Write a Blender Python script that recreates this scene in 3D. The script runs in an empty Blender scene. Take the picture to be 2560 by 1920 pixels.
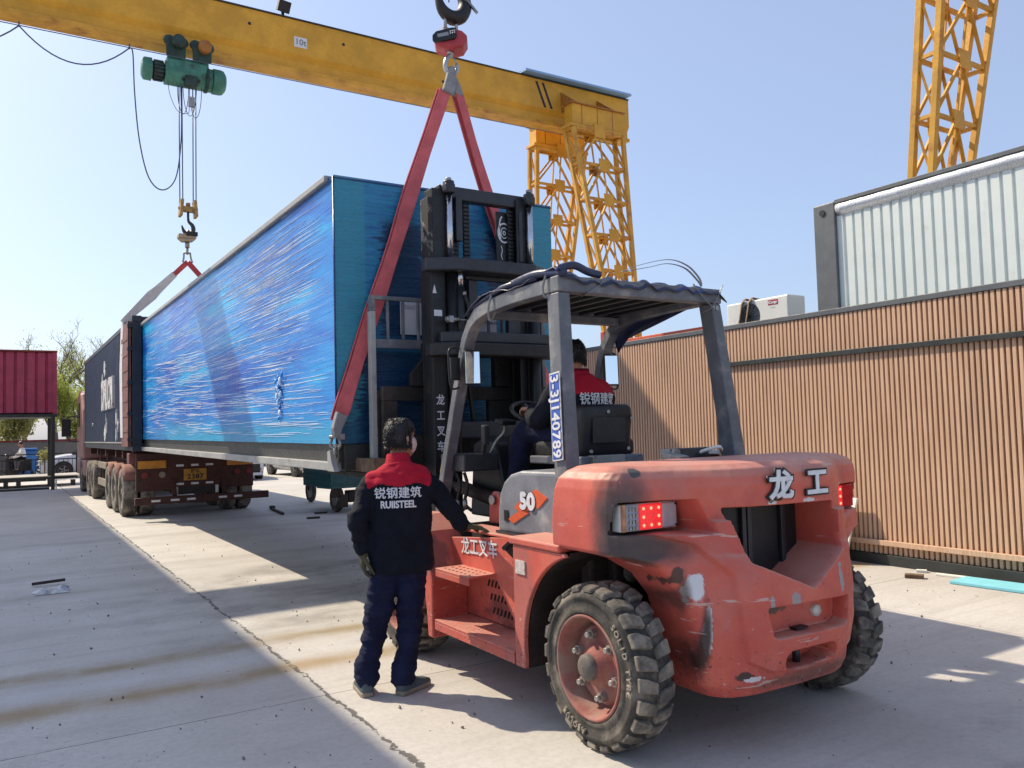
import bpy, bmesh, math, random
from mathutils import Vector, Matrix, Euler, noise as mnoise
R = math.radians
random.seed(7)
SC = bpy.context.scene
COL = SC.collection
# ------------------------------------------------------------------ camera
cam_d = bpy.data.cameras.new('camera'); cam = bpy.data.objects.new('camera', cam_d); COL.objects.link(cam)
cam_d.sensor_width = 36.0; cam_d.lens = 2045.93 / 2560 * 36.0
cam_d.clip_start = 0.05; cam_d.clip_end = 2000
YAW, PIT, ROL = R(32.025), R(3.019), R(-1.554)
_f = Vector((math.sin(YAW)*math.cos(PIT), math.cos(YAW)*math.cos(PIT), math.sin(PIT)))
_r = Vector((math.cos(YAW), -math.sin(YAW), 0)); _u = _r.cross(_f)
_r2 = math.cos(ROL)*_r + math.sin(ROL)*_u; _u2 = -math.sin(ROL)*_r + math.cos(ROL)*_u
cam.matrix_world = Matrix(((_r2.x,_u2.x,-_f.x,0),(_r2.y,_u2.y,-_f.y,0),(_r2.z,_u2.z,-_f.z,1.62),(0,0,0,1)))
SC.camera = cam
# ------------------------------------------------------------------ sky, sun, exposure
SUN = Vector((-0.46, 0.90, 1.0)).normalized()
W = bpy.data.worlds.new('World'); SC.world = W; W.use_nodes = True
wn = W.node_tree.nodes; wl = W.node_tree.links
sky = wn.new('ShaderNodeTexSky'); sky.sky_type = 'NISHITA'; sky.sun_disc = False
sky.sun_elevation = math.asin(SUN.z); sky.sun_rotation = math.atan2(SUN.x, SUN.y)
sky.air_density = 1.0; sky.dust_density = 2.0; sky.ozone_density = 5.0; sky.altitude = 0
hz_ = wn.new('ShaderNodeMix'); hz_.data_type = 'RGBA'; hz_.inputs[0].default_value = 0.55   # thin even spring haze over the clear sky
hz_.inputs[7].default_value = (2.05, 2.32, 3.05, 1); wl.new(sky.outputs[0], hz_.inputs[6]); wl.new(hz_.outputs[2], wn['Background'].inputs[0]); wn['Background'].inputs[1].default_value = 0.14
sd = bpy.data.lights.new('sun', 'SUN'); sd.energy = 3.4; sd.angle = R(0.55); sd.color = (1.0, 0.87, 0.67)
so = bpy.data.objects.new('sun', sd); COL.objects.link(so)
so.rotation_euler = SUN.to_track_quat('Z', 'Y').to_euler(); so.location = (-20, 30, 40)
SC.view_settings.view_transform = 'Standard'; SC.view_settings.look = 'None'
SC.view_settings.gamma = 1; SC.view_settings.exposure = 0.80; SC.view_settings.use_curve_mapping = False
# ------------------------------------------------------------------ material helpers
def lin(c):
    if isinstance(c, str):
        c = tuple(int(c[i:i+2], 16)/255 for i in (0, 2, 4))
        c = tuple(x/12.92 if x <= .04045 else ((x+.055)/1.055)**2.4 for x in c)
    return (c[0], c[1], c[2], 1.0)
class NT:
    def __init__(s, name):
        s.m = bpy.data.materials.new(name); s.m.use_nodes = True
        s.n = s.m.node_tree.nodes; s.l = s.m.node_tree.links
        s.b = s.n['Principled BSDF']; s.tc = s.n.new('ShaderNodeTexCoord')
        s.co = s.tc.outputs['Object']
    def mapping(s, sc=(1,1,1), rot=(0,0,0), loc=(0,0,0)):
        m = s.n.new('ShaderNodeMapping'); s.l.new(s.co, m.inputs[0])
        m.inputs['Scale'].default_value = sc; m.inputs['Rotation'].default_value = rot; m.inputs['Location'].default_value = loc
        return m.outputs[0]
    def noise(s, scale, detail=4, rough=.55, vec=None, dist=0):
        t = s.n.new('ShaderNodeTexNoise'); s.l.new(vec or s.co, t.inputs['Vector'])
        t.inputs['Scale'].default_value = scale; t.inputs['Detail'].default_value = detail
        t.inputs['Roughness'].default_value = rough; t.inputs['Distortion'].default_value = dist
        return t.outputs[0]
    def vor(s, scale, vec=None, feat='F1'):
        t = s.n.new('ShaderNodeTexVoronoi'); t.feature = feat; s.l.new(vec or s.co, t.inputs['Vector']); t.inputs['Scale'].default_value = scale
        return t.outputs['Distance']
    def rng(s, v, a, b, c=0., d=1., smooth=True):
        t = s.n.new('ShaderNodeMapRange'); t.interpolation_type = 'SMOOTHSTEP' if smooth else 'LINEAR'
        s.l.new(v, t.inputs[0])
        for i, x in enumerate((a, b, c, d)): t.inputs[i+1].default_value = x
        return t.outputs[0]
    def math(s, op, a, b=None, c=None):
        t = s.n.new('ShaderNodeMath'); t.operation = op
        for i, x in enumerate((a, b, c)):
            if x is None: continue
            if isinstance(x, (int, float)): t.inputs[i].default_value = x
            else: s.l.new(x, t.inputs[i])
        return t.outputs[0]
    def mix(s, fac, a, b, mode='MIX'):
        t = s.n.new('ShaderNodeMix'); t.data_type = 'RGBA'; t.blend_type = mode
        for i, x in ((0, fac), (6, a), (7, b)):
            if isinstance(x, (int, float)): t.inputs[i].default_value = x
            elif isinstance(x, (tuple, str)): t.inputs[i].default_value = lin(x)
            else: s.l.new(x, t.inputs[i])
        return t.outputs[2]
    def xyz(s, vec=None):
        t = s.n.new('ShaderNodeSeparateXYZ'); s.l.new(vec or s.co, t.inputs[0]); return t.outputs
    def spot(s, c, r, k=.5, ns=9.0, lo=.85, hi=1.0):
        v = s.n.new('ShaderNodeVectorMath'); v.operation = 'SUBTRACT'; s.l.new(s.co, v.inputs[0]); v.inputs[1].default_value = c
        d = s.n.new('ShaderNodeVectorMath'); d.operation = 'DIVIDE'; s.l.new(v.outputs[0], d.inputs[0]); d.inputs[1].default_value = r
        L = s.n.new('ShaderNodeVectorMath'); L.operation = 'LENGTH'; s.l.new(d.outputs[0], L.inputs[0])
        n = s.noise(ns, 6, .65)
        return s.rng(s.math('ADD', L.outputs['Value'], s.math('MULTIPLY', s.math('SUBTRACT', n, .5), k*2)), lo, hi, 1, 0)
    def out(s, col, rough, metal=0, bump=None, bstr=.3, bdist=.01, spec=None):
        if isinstance(col, (tuple, str)): s.b.inputs['Base Color'].default_value = lin(col)
        else: s.l.new(col, s.b.inputs['Base Color'])
        for key, v in (('Roughness', rough), ('Metallic', metal)):
            if isinstance(v, (int, float)): s.b.inputs[key].default_value = v
            else: s.l.new(v, s.b.inputs[key])
        if spec is not None: s.b.inputs['Specular IOR Level'].default_value = spec
        if bump is not None:
            t = s.n.new('ShaderNodeBump'); t.inputs['Strength'].default_value = bstr; t.inputs['Distance'].default_value = bdist
            s.l.new(bump, t.inputs['Height']); s.l.new(t.outputs[0], s.b.inputs['Normal'])
        return s.m
def paint(name, col, rough=.55, metal=0, var=.25, vs=3., dirt=None, chips=None, bump=.08, bs=40., streak=False, spec=None):
    """base colour with tonal variation, optional dirt film (colour, scale, lo, hi) and paint chips (colour, scale, lo)"""
    t = NT(name); c0 = lin(col)[:3]
    n = t.noise(vs, 5, .6)
    c = t.mix(t.rng(n, .3, .7), tuple(x*(1-var) for x in c0), tuple(min(1, x*(1+var*.8)+var*.02) for x in c0))
    n2 = t.noise(vs*11, 4, .6)
    c = t.mix(t.rng(n2, .35, .75, 0, .35), c, tuple(x*(1-var*1.3) for x in c0))
    if dirt:
        v = t.mapping((1, 1, .18)) if streak else None
        c = t.mix(t.rng(t.noise(dirt[1], 6, .65, v), dirt[2], dirt[3]), c, dirt[0])
    r = t.rng(n2, .3, .7, max(.05, rough-.1), min(1, rough+.12))
    if chips:
        k = t.rng(t.noise(chips[1], 8, .7), chips[2], chips[2]+.02)
        c = t.mix(k, c, chips[0])
    return t.out(c, r, metal, t.noise(bs, 4, .6), bump, .01, spec)
# ------------------------------------------------------------------ mesh helpers
class MB:
    def __init__(s): s.v = []; s.f = []; s.sm = []; s.mi = []
    def add(s, vs, fs, sm=False, mi=0):
        o = len(s.v); s.v += [Vector(v) for v in vs]
        for f in fs: s.f.append([i+o for i in f]); s.sm.append(sm); s.mi.append(mi)
        return s
    def box(s, a, b, mi=0):
        x0, x1 = sorted((a[0], b[0])); y0, y1 = sorted((a[1], b[1])); z0, z1 = sorted((a[2], b[2]))
        return s.add([(x0,y0,z0),(x1,y0,z0),(x1,y1,z0),(x0,y1,z0),(x0,y0,z1),(x1,y0,z1),(x1,y1,z1),(x0,y1,z1)],
                     [(3,2,1,0),(4,5,6,7),(0,1,5,4),(1,2,6,5),(2,3,7,6),(3,0,4,7)], False, mi)
    def obox(s, c, h, rot=(0,0,0), mi=0):
        m = Euler(rot).to_matrix() if not isinstance(rot, Matrix) else rot; c = Vector(c)
        vs = [c + m @ Vector((sx*h[0], sy*h[1], sz*h[2])) for sz in (-1,1) for sx, sy in ((-1,-1),(1,-1),(1,1),(-1,1))]
        return s.add(vs, [(3,2,1,0),(4,5,6,7),(0,1,5,4),(1,2,6,5),(2,3,7,6),(3,0,4,7)], False, mi)
    def beam(s, p0, p1, w, h, up=(0,0,1), mi=0, w1=None, h1=None):
        p0, p1 = Vector(p0), Vector(p1); d = (p1-p0).normalized(); up = Vector(up)
        if abs(d.dot(up)) > .98: up = Vector((0,1,0)) if abs(d.y) < .9 else Vector((1,0,0))
        a = d.cross(up).normalized(); b = a.cross(d)
        w1 = w if w1 is None else w1; h1 = h if h1 is None else h1
        vs = [p + a*sx*ww/2 + b*sy*hh/2 for p, ww, hh in ((p0, w, h), (p1, w1, h1)) for sx, sy in ((-1,-1),(1,-1),(1,1),(-1,1))]
        return s.add(vs, [(0,1,2,3),(7,6,5,4),(0,4,5,1),(1,5,6,2),(2,6,7,3),(3,7,4,0)], False, mi)
    def loft(s, rings, closed=True, cap=True, sm=True, mi=0):
        n = len(rings[0]); vs = [v for r in rings for v in r]; fs = []
        for i in range(len(rings)-1):
            for j in range(n if closed else n-1):
                k = (j+1) % n; fs.append((i*n+j, i*n+k, (i+1)*n+k, (i+1)*n+j))
        if cap and closed:
            fs.append(tuple(range(n-1, -1, -1))); m = (len(rings)-1)*n; fs.append(tuple(range(m, m+n)))
        return s.add(vs, fs, sm, mi)
    def tube(s, pts, r, n=8, cap=True, mi=0, sm=True, flat=1.0, ref=None):
        pts = [Vector(p) for p in pts]; rs = r if isinstance(r, list) else [r]*len(pts)
        T = []
        for i in range(len(pts)):
            a = pts[max(0, i-1)]; b = pts[min(len(pts)-1, i+1)]; T.append((b-a).normalized())
        u = Vector(ref) if ref else (Vector((0,0,1)) if abs(T[0].z) < .9 else Vector((0,1,0)))
        rings = []
        for p, t, q in zip(pts, T, rs):
            u = (u - t*u.dot(t)); u = u.normalized() if u.length > 1e-6 else t.orthogonal().normalized()
            w = t.cross(u); rx, ry = q if isinstance(q, (tuple, list)) else (q, q*flat)
            rings.append([p + w*math.cos(2*math.pi*k/n)*rx + u*math.sin(2*math.pi*k/n)*ry for k in range(n)])
        return s.loft(rings, True, cap, sm, mi)
    def cyl(s, p0, p1, r0, r1=None, n=16, mi=0, sm=True):
        r1 = r0 if r1 is None else r1; p0, p1 = Vector(p0), Vector(p1); d = (p1-p0).normalized(); u = d.orthogonal().normalized(); w = d.cross(u)
        rg = [[p + u*math.cos(2*math.pi*k/n)*q + w*math.sin(2*math.pi*k/n)*q for k in range(n)] for p, q in ((p0, r0), (p1, r1))]
        o = len(s.v); s.loft(rg, True, False, sm, mi)
        s.f.append([o+i for i in range(n-1, -1, -1)]); s.f.append([o+n+i for i in range(n)]); s.sm += [False, False]; s.mi += [mi, mi]
        return s
    def lathe(s, prof, o, axis, n=48, mi=0, sm=True, closed=True):
        o = Vector(o); d = Vector(axis).normalized(); u = d.orthogonal().normalized(); w = d.cross(u)
        rings = [[o + d*h + (u*math.cos(2*math.pi*k/n) + w*math.sin(2*math.pi*k/n))*r for k in range(n)] for r, h in prof]
        return s.loft(rings, True, closed, sm, mi)
    def prism(s, poly, ax, d0, d1, mi=0):
        def P(a, b, d): return {'yz': (d, a, b), 'xz': (a, d, b), 'xy': (a, b, d)}[ax]
        n = len(poly); vs = [P(a, b, d0) for a, b in poly] + [P(a, b, d1) for a, b in poly]
        fs = [tuple(range(n-1, -1, -1)), tuple(range(n, 2*n))] + [(i, (i+1) % n, n+(i+1) % n, n+i) for i in range(n)]
        return s.add(vs, fs, False, mi)
    def ell(s, c, r, nu=16, nv=10, rot=None, mi=0):
        c = Vector(c); m = rot or Matrix.Identity(3); rings = []
        for i in range(1, nv):
            t = math.pi*i/nv
            rings.append([c + m @ Vector((r[0]*math.sin(t)*math.cos(2*math.pi*k/nu), r[1]*math.sin(t)*math.sin(2*math.pi*k/nu), -r[2]*math.cos(t))) for k in range(nu)])
        o = len(s.v); s.loft(rings, True, False, True, mi)
        s.v += [c + m @ Vector((0,0,-r[2])), c + m @ Vector((0,0,r[2]))]; a = len(s.v)-2; last = o+(nv-2)*nu
        for k in range(nu):
            s.f.append([o+(k+1) % nu, o+k, a]); s.f.append([last+k, last+(k+1) % nu, a+1]); s.sm += [True, True]; s.mi += [mi, mi]
        return s
    def build(s, name, mats, parent=None, bevel=0, seg=2, fix=True):
        off = OFF.get(parent.name, Vector((0,0,0))) if parent else Vector((0,0,0))
        me = bpy.data.meshes.new(name); me.from_pydata([v-off for v in s.v], [], s.f)
        me.polygons.foreach_set('use_smooth', s.sm); me.polygons.foreach_set('material_index', s.mi)
        for m in (mats if isinstance(mats, (list, tuple)) else [mats]): me.materials.append(m)
        if fix:
            b = bmesh.new(); b.from_mesh(me); bmesh.ops.recalc_face_normals(b, faces=b.faces); b.to_mesh(me); b.free()
        me.update()
        return link(name, me, parent, bevel, seg)
def build_each(mb, name, mats, parent=None, bevel=0, seg=2):
    """one object for every separate piece in the builder"""
    par = list(range(len(mb.v)))
    def fd(i):
        while par[i] != i: par[i] = par[par[i]]; i = par[i]
        return i
    for f in mb.f:
        for k in f[1:]: par[fd(k)] = fd(f[0])
    isl = {}
    for fi, f in enumerate(mb.f): isl.setdefault(fd(f[0]), []).append(fi)
    out = []
    for fs in isl.values():
        m = MB(); mp = {}
        for fi in fs:
            for i in mb.f[fi]:
                if i not in mp: mp[i] = len(m.v); m.v.append(mb.v[i])
            m.f.append([mp[i] for i in mb.f[fi]]); m.sm.append(mb.sm[fi]); m.mi.append(mb.mi[fi])
        out.append(m.build(name, mats, parent, bevel, seg))
    return out
OFF = {}
def link(name, me, parent=None, bevel=0, seg=2):
    o = bpy.data.objects.new(name, me); COL.objects.link(o)
    if parent:
        o.parent = parent; OFF[o.name] = OFF.get(parent.name, Vector((0,0,0)))
    else: OFF[o.name] = Vector((0,0,0))
    if bevel:
        m = o.modifiers.new('bevel', 'BEVEL'); m.width = bevel; m.segments = seg; m.limit_method = 'ANGLE'; m.angle_limit = R(40)
        m.harden_normals = False
    return o
def thing(name, label, cat, loc=(0,0,0), group=None, rz=0):
    o = bpy.data.objects.new(name, None); COL.objects.link(o); o.location = loc; o.rotation_euler = (0,0,rz)
    o.empty_display_size = .2; o['label'] = label; o['category'] = cat
    if group: o['group'] = group
    OFF[o.name] = Vector(loc); return o
def tag(o, label, cat, group=None, kind=None):
    if label: o['label'] = label
    if cat: o['category'] = cat
    if group: o['group'] = group
    if kind: o['kind'] = kind
    return o
def copy_tree(o, parent=None, loc=None, rz=None, label=None):
    kids = [k for k in bpy.data.objects if k.parent == o]
    c = o.copy(); COL.objects.link(c)
    if parent: c.parent = parent
    if loc is not None: c.location = loc
    if rz is not None: c.rotation_euler = (0, 0, rz)
    if label: c['label'] = label
    for k in kids: copy_tree(k, c)
    return c
SCR = bpy.data.scenes.new('scratch'); SVL = SCR.view_layers[0]
def evald(o, extra=()):
    """evaluated mesh of o, worked out in an empty scratch scene so the big scene is not re-evaluated"""
    for x in (o,)+tuple(extra): SCR.collection.objects.link(x)
    SVL.update(); dg = SVL.depsgraph
    me = bpy.data.meshes.new_from_object(o.evaluated_get(dg), depsgraph=dg)
    for x in (o,)+tuple(extra): SCR.collection.objects.unlink(x)
    return me
def bake(o, extra=()):
    me = evald(o, extra); me.name = o.data.name; o.modifiers.clear(); o.data = me; return o
def remesh(o, vox, smooth=3, fac=.5):
    m = o.modifiers.new('r', 'REMESH'); m.mode = 'VOXEL'; m.voxel_size = vox; m.use_smooth_shade = True
    if smooth:
        k = o.modifiers.new('s', 'SMOOTH'); k.iterations = smooth; k.factor = fac
    mats = list(o.data.materials); bake(o)
    o.data.materials.clear()
    for x in mats: o.data.materials.append(x)
    o.data.polygons.foreach_set('use_smooth', [True]*len(o.data.polygons)); return o
def cut(o, cutters):
    objs = []
    for mbx in cutters:
        c = mbx.build('cutter', [], o.parent); objs.append(c)
        m = o.modifiers.new('b', 'BOOLEAN'); m.operation = 'DIFFERENCE'; m.solver = 'EXACT'; m.object = c
    bake(o, objs)
    for c in objs: bpy.data.objects.remove(c, do_unlink=True)
    return o
def text(s, size, m, parent, org, xd, yd, name='lettering', off=.0, ext=.001, sx=1.0, align='CENTER', sp=1.0, warp=None, bold=0):
    cu = bpy.data.curves.new('t', 'FONT'); cu.body = s; cu.size = size; cu.extrude = ext; cu.offset = off
    cu.align_x = align; cu.align_y = 'CENTER'; cu.space_character = sp; cu.resolution_u = 3
    t = bpy.data.objects.new('t', cu)
    me = evald(t); bpy.data.objects.remove(t, do_unlink=True); bpy.data.curves.remove(cu)
    xd = Vector(xd).normalized(); yd = Vector(yd); yd = (yd - xd*yd.dot(xd)).normalized(); zd = xd.cross(yd)
    o0 = Vector(org); of = OFF.get(parent.name, Vector((0,0,0))) if parent else Vector((0,0,0))
    for v in me.vertices:
        p = v.co.copy()
        q = o0 + xd*p.x*sx + yd*p.y + zd*p.z
        if warp: q = warp(q)
        v.co = q - of
    if bold:      # thicken by a few shifted copies, each a hair further out
        b = bmesh.new(); b.from_mesh(me); g0 = list(b.verts)+list(b.edges)+list(b.faces)
        for i, (dx, dy) in enumerate(((1,0),(-1,0),(0,1),(0,-1))):
            d = bmesh.ops.duplicate(b, geom=g0); vs = [g for g in d['geom'] if isinstance(g, bmesh.types.BMVert)]
            bmesh.ops.translate(b, verts=vs, vec=xd*dx*bold + yd*dy*bold + zd*.0003*(i+1))
        b.to_mesh(me); b.free()
    me.materials.clear(); me.materials.append(m); me.name = name
    return link(name, me, parent)
def cat(pts, n=6):
    """Catmull-Rom through the points"""
    P = [Vector(p) for p in pts]; out = []
    for i in range(len(P)-1):
        a = P[max(0, i-1)]; b = P[i]; c = P[i+1]; d = P[min(len(P)-1, i+2)]
        for k in range(n):
            t = k/n; out.append(.5*((2*b) + (c-a)*t + (2*a-5*b+4*c-d)*t*t + (3*b-a-3*c+d)*t**3))
    out.append(P[-1]); return out
def sag(a, b, drop, n=14):
    a, b = Vector(a), Vector(b)
    return [a.lerp(b, i/n) - Vector((0,0,drop*4*(i/n)*(1-i/n))) for i in range(n+1)]
# ------------------------------------------------------------------ materials
M = {}
M['steel_dark'] = paint('dark_steel_paint', '2b2d33', .42, .0, .25, 5, ('5a5752', 3, .58, .85), None, .06)
M['mast'] = paint('mast_black_paint', '191a1d', .5, 0, .25, 5, ('4a443e', 3.5, .55, .85), None, .08)
M['guard'] = paint('guard_grey_paint', '63666d', .45, 0, .22, 5, ('9a968e', 5, .48, .8), ('26221f', 14, .74), .06)
M['black'] = paint('black_plastic', '16171a', .5, 0, .2, 8, ('33302c', 6, .6, .9))
M['rubber'] = paint('tyre_rubber', '34322f', .85, 0, .3, 6, ('857c70', 5, .42, .75), None, .25, 30)
M['dusty_rubber'] = paint('dusty_tyre_rubber', '57534e', .9, 0, .3, 6, ('948a7c', 6, .40, .7), None, .3, 30)
M['chrome'] = paint('chrome_rod', 'c8ccd4', .18, 1, .1, 6, None, None, .02)
M['zinc'] = paint('zinc_steel', '9a9a98', .4, .85, .2, 8, ('6a5a48', 9, .55, .8))
M['white_paint'] = paint('white_lettering', 'd6d8dc', .6, 0, .1, 20)
M['black_paint'] = paint('black_lettering', '1a1a1c', .6, 0, .1, 20)
M['red_rust'] = paint('rusty_red_paint', '7a2a24', .7, 0, .35, 4, ('3a211a', 4, .5, .8))
M['glass'] = paint('dark_glass', '12161b', .08, 0, .1, 3, None, None, 0)
M['wood'] = paint('weathered_timber', '6d5642', .85, 0, .35, 12, ('33271d', 5, .5, .8), None, .4, 60)
# ------------------------------------------------------------------ ground
def ground_mat():
    t = NT('worn_concrete'); X, Y, Z = t.xyz()
    n1 = t.noise(.35, 5, .6); n2 = t.noise(2.2, 6, .62); n3 = t.noise(26, 5, .65)
    c = t.mix(t.rng(n1, .3, .7), (.46, .435, .40), (.57, .55, .515))
    c = t.mix(t.rng(n2, .45, .75, 0, .45), c, (.41, .38, .34))
    c = t.mix(t.rng(n3, .35, .75, 0, .30), c, (.27, .25, .23))
    # dragged lines along the traffic direction and ochre stain bands across the yard
    st = t.mapping((.25, 5.5, 1)); c = t.mix(t.rng(t.noise(1.2, 5, .6, st), .48, .72, 0, .35), c, (.32, .30, .275))
    wob = t.math('MULTIPLY', t.math('SUBTRACT', t.noise(.9, 4, .6), .5), .30)
    yw = t.math('ADD', Y, wob)
    for y0, w, col, a in ((6.55, .24, (.27, .20, .10), .9), (5.72, .28, (.31, .215, .10), .85), (6.12, .17, (.52, .53, .54), .6), (9.9, .35, (.29, .26, .22), .5),
                          (10.55, .22, (.50, .48, .45), .5), (11.3, .3, (.30, .27, .23), .45), (14.6, .4, (.28, .25, .22), .45), (16.6, .4, (.29, .26, .23), .45), (8.0, .3, (.32, .29, .25), .35)):
        d = t.math('ABSOLUTE', t.math('SUBTRACT', yw, y0))
        brk = t.rng(t.noise(1.6, 5, .6), .30, .62, .25, 1)
        c = t.mix(t.math('MULTIPLY', t.rng(d, 0, w, a, 0), brk), c, col)
    # mottled darker patches around the loading place and behind the forklift
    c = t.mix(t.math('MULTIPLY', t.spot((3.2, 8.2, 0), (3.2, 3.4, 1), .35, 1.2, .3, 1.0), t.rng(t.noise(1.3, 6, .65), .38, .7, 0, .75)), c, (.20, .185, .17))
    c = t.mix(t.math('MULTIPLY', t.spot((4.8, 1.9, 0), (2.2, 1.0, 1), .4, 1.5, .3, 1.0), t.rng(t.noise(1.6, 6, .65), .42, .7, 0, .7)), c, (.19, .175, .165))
    # saw joints and the jagged crack running up the yard
    h = None
    fine = t.math('MULTIPLY', t.math('SUBTRACT', t.noise(7, 5, .7), .5), .10)
    med = t.math('MULTIPLY', t.math('SUBTRACT', t.noise(1.1, 3, .5), .5), .10)
    jx = t.math('ABSOLUTE', t.math('SUBTRACT', t.math('ADD', X, t.math('ADD', fine, med)), 1.73))
    gap = t.rng(t.noise(9, 3, .6), .35, .6, .006, .020)
    jk = t.rng(t.math('DIVIDE', jx, gap), .6, 1.1, 1, 0)
    brk = t.rng(t.noise(5.0, 4, .6), .36, .44)
    jk = t.math('MULTIPLY', jk, brk)
    c = t.mix(t.math('MULTIPLY', jk, .85), c, (.06, .055, .05))
    yy = t.math('ADD', Y, t.math('MULTIPLY', t.math('SUBTRACT', t.noise(5, 4, .6), .5), .015))
    for y0 in (5.0, 11.1, 17.2, -1.0, 23.2):
        d = t.math('ABSOLUTE', t.math('SUBTRACT', yy, y0)); k = t.math('MULTIPLY', t.rng(d, .003, .007, .8, 0), t.rng(t.noise(2.4, 4, .6), .32, .5, .35, 1)); c = t.mix(k, c, (.07, .065, .06))
    for x0 in (6.35, 10.9):
        d = t.math('ABSOLUTE', t.math('SUBTRACT', t.math('ADD', X, t.math('MULTIPLY', fine, .2)), x0)); c = t.mix(t.rng(d, .003, .007, .6, 0), c, (.08, .075, .07))
    # thin stray cracks, dark specks
    cr = t.noise(.55, 7, .62); k = t.rng(t.math('ABSOLUTE', t.math('SUBTRACT', cr, .505)), .0004, .0016, .45, 0); c = t.mix(t.math('MULTIPLY', k, t.rng(n1, .45, .6)), c, (.12, .11, .10))
    sp = t.vor(5.5); c = t.mix(t.rng(sp, .035, .055, .75, 0), c, (.10, .085, .07))
    sp = t.vor(2.3, t.mapping((1, 1.7, 1), (0, 0, .5))); c = t.mix(t.rng(sp, .02, .035, .8, 0), c, (.07, .06, .055))
    sp = t.vor(3.1, t.mapping((1, 1, 1), (0, 0, .9), (3, 1, 0))); c = t.mix(t.rng(sp, .016, .028, .8, 0), c, (.62, .61, .58))
    b = t.math('SUBTRACT', t.math('ADD', t.math('MULTIPLY', n3, .25), t.math('MULTIPLY', n2, .3)), t.math('MULTIPLY', jk, .8))
    return t.out(c, t.rng(n2, .3, .7, .72, .9), 0, b, .5, .02)
g = MB().add([(-160,-120,0),(220,-120,0),(220,260,0),(-160,260,0)], [(0,1,2,3)]).build('ground', ground_mat())
g['kind'] = 'structure'
gv = MB(); rnd = random.Random(77)
for i in range(520):
    x = rnd.uniform(0, 7.6); y = rnd.uniform(1.5, 14); s_ = rnd.choice((.004, .005, .006, .008, .012)); 
    m_ = Euler((rnd.uniform(0,6), rnd.uniform(0,6), rnd.uniform(0,6))).to_matrix()
    gv.add([Vector((x, y, s_*.6)) + m_ @ Vector(p)*s_*rnd.uniform(.7, 1.2) for p in ((1,0,0),(-1,.1,0),(0,1,.1),(.1,-1,0),(0,0,.8),(0,.1,-.8))], [(0,2,4),(2,1,4),(1,3,4),(3,0,4),(2,0,5),(1,2,5),(3,1,5),(0,3,5)])
gv = gv.build('gravel', paint('loose_grit', '7c746a', .9, 0, .4, 3)); gv['kind'] = 'stuff'; gv['label'] = 'loose grit and small stones scattered over the concrete yard'; gv['category'] = 'grit'
# ------------------------------------------------------------------ unseen roof left of the yard, added to shade the foreground
M['foam0'] = paint('pale_roof_sheet', 'c9c9c4', .6, 0, .08, 2)
M['render'] = paint('pale_render', 'cfcabd', .85, 0, .1, 1.2, ('9a9488', 1.5, .55, .9), None, .15, 20)
sh = thing('added_canopy', 'unseen flat roof on slim posts, added to shade the left side of the yard', 'added_canopy', (-4, 22, 0))
MB().box((-5.2, 4.4, 9.78), (-2.9, 39.2, 10.0)).build('roof', M['foam0'], sh, .02)
for y in (5, 16, 27, 38.5):
    for x in (-5.0, -3.2): MB().box((x-.12, y-.12, 0), (x+.12, y+.12, 9.775)).build('post', M['render'], sh, .01)
# ------------------------------------------------------------------ slatted module along the right side
def slat_mat():
    t = NT('wood_composite_slats'); X, Y, Z = t.xyz()
    v = t.mapping((1, 14, .6))
    c = t.mix(t.rng(t.noise(3, 5, .6, v), .36, .64), (.53, .335, .215), (.63, .42, .285))
    c = t.mix(t.rng(t.noise(18, 4, .6, t.mapping((1, 1, .05))), .45, .8, 0, .3), c, (.44, .26, .15))
    spl = t.math('MULTIPLY', t.rng(t.math('ADD', Z, t.math('MULTIPLY', t.noise(2.5, 5, .65), -.9)), -.15, -.5, 0, .75), t.rng(t.noise(22, 4, .7), .35, .6))
    c = t.mix(spl, c, (.34, .27, .20))
    c = t.mix(t.rng(t.noise(1.1, 5, .65, t.mapping((1, 1, .25))), .55, .75, 0, .45), c, (.38, .25, .17))
    return t.out(c, .7, 0, t.noise(80, 3, .6, t.mapping((1, 1, .04))), .12, .004)
M['slat'] = slat_mat()
M['slat_back'] = paint('slat_backing', '5c3d25', .8, 0, .2, 5)
M['frame_grey'] = paint('frame_grey_steel', '5b5f63', .5, 0, .15, 4, ('7a776f', 5, .6, .85))
M['frame_dark'] = paint('frame_dark_steel', '2e3130', .5, 0, .2, 4, ('54504a', 5, .6, .85))
sm = thing('slatted_cabin', 'long cabin clad in upright tan timber slats, standing along the right of the yard', 'cabin', (8.25, 7.5, 0))
Y0, Y1 = 1.2, 12.6
MB().box((8.29, Y0, .12), (10.7, Y1, 2.83)).build('wall_backing', M['slat_back'], sm)
pitch = .0585; mb = MB(); mb2 = MB()
y = Y0; k = 0
while y < Y1-.03:
    mb.add([(8.25+random.uniform(-.001,.001), y, .12), (8.25, y+.034, .12), (8.292, y+.036, .12), (8.292, y-.002, .12),
            (8.25, y, 2.835), (8.25, y+.034, 2.835), (8.292, y+.036, 2.835), (8.292, y-.002, 2.835)],
           [(3,2,1,0),(4,5,6,7),(0,1,5,4),(1,2,6,5),(3,0,4,7)])
    y += pitch; k += 1
mb.build('slat_cladding', M['slat'], sm)
MB().box((8.235, Y0, 2.838), (10.72, Y1, 2.90)).build('top_trim', M['frame_grey'], sm, .006)
MB().box((8.22, Y0, .0), (8.34, Y1, .115)).build('base_rail', M['frame_dark'], sm, .005)
MB().box((8.20, Y0, .215), (8.248, Y1, .27)).build('skirting_rail', M['slat'], sm, .004)
fr = MB().box((8.21, 1.2, 2.345), (8.248, 7.93, 2.405)).box((8.21, 7.88, .9), (8.248, 7.935, 2.344)).build('steel_frame', M['frame_dark'], sm, .004)
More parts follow.
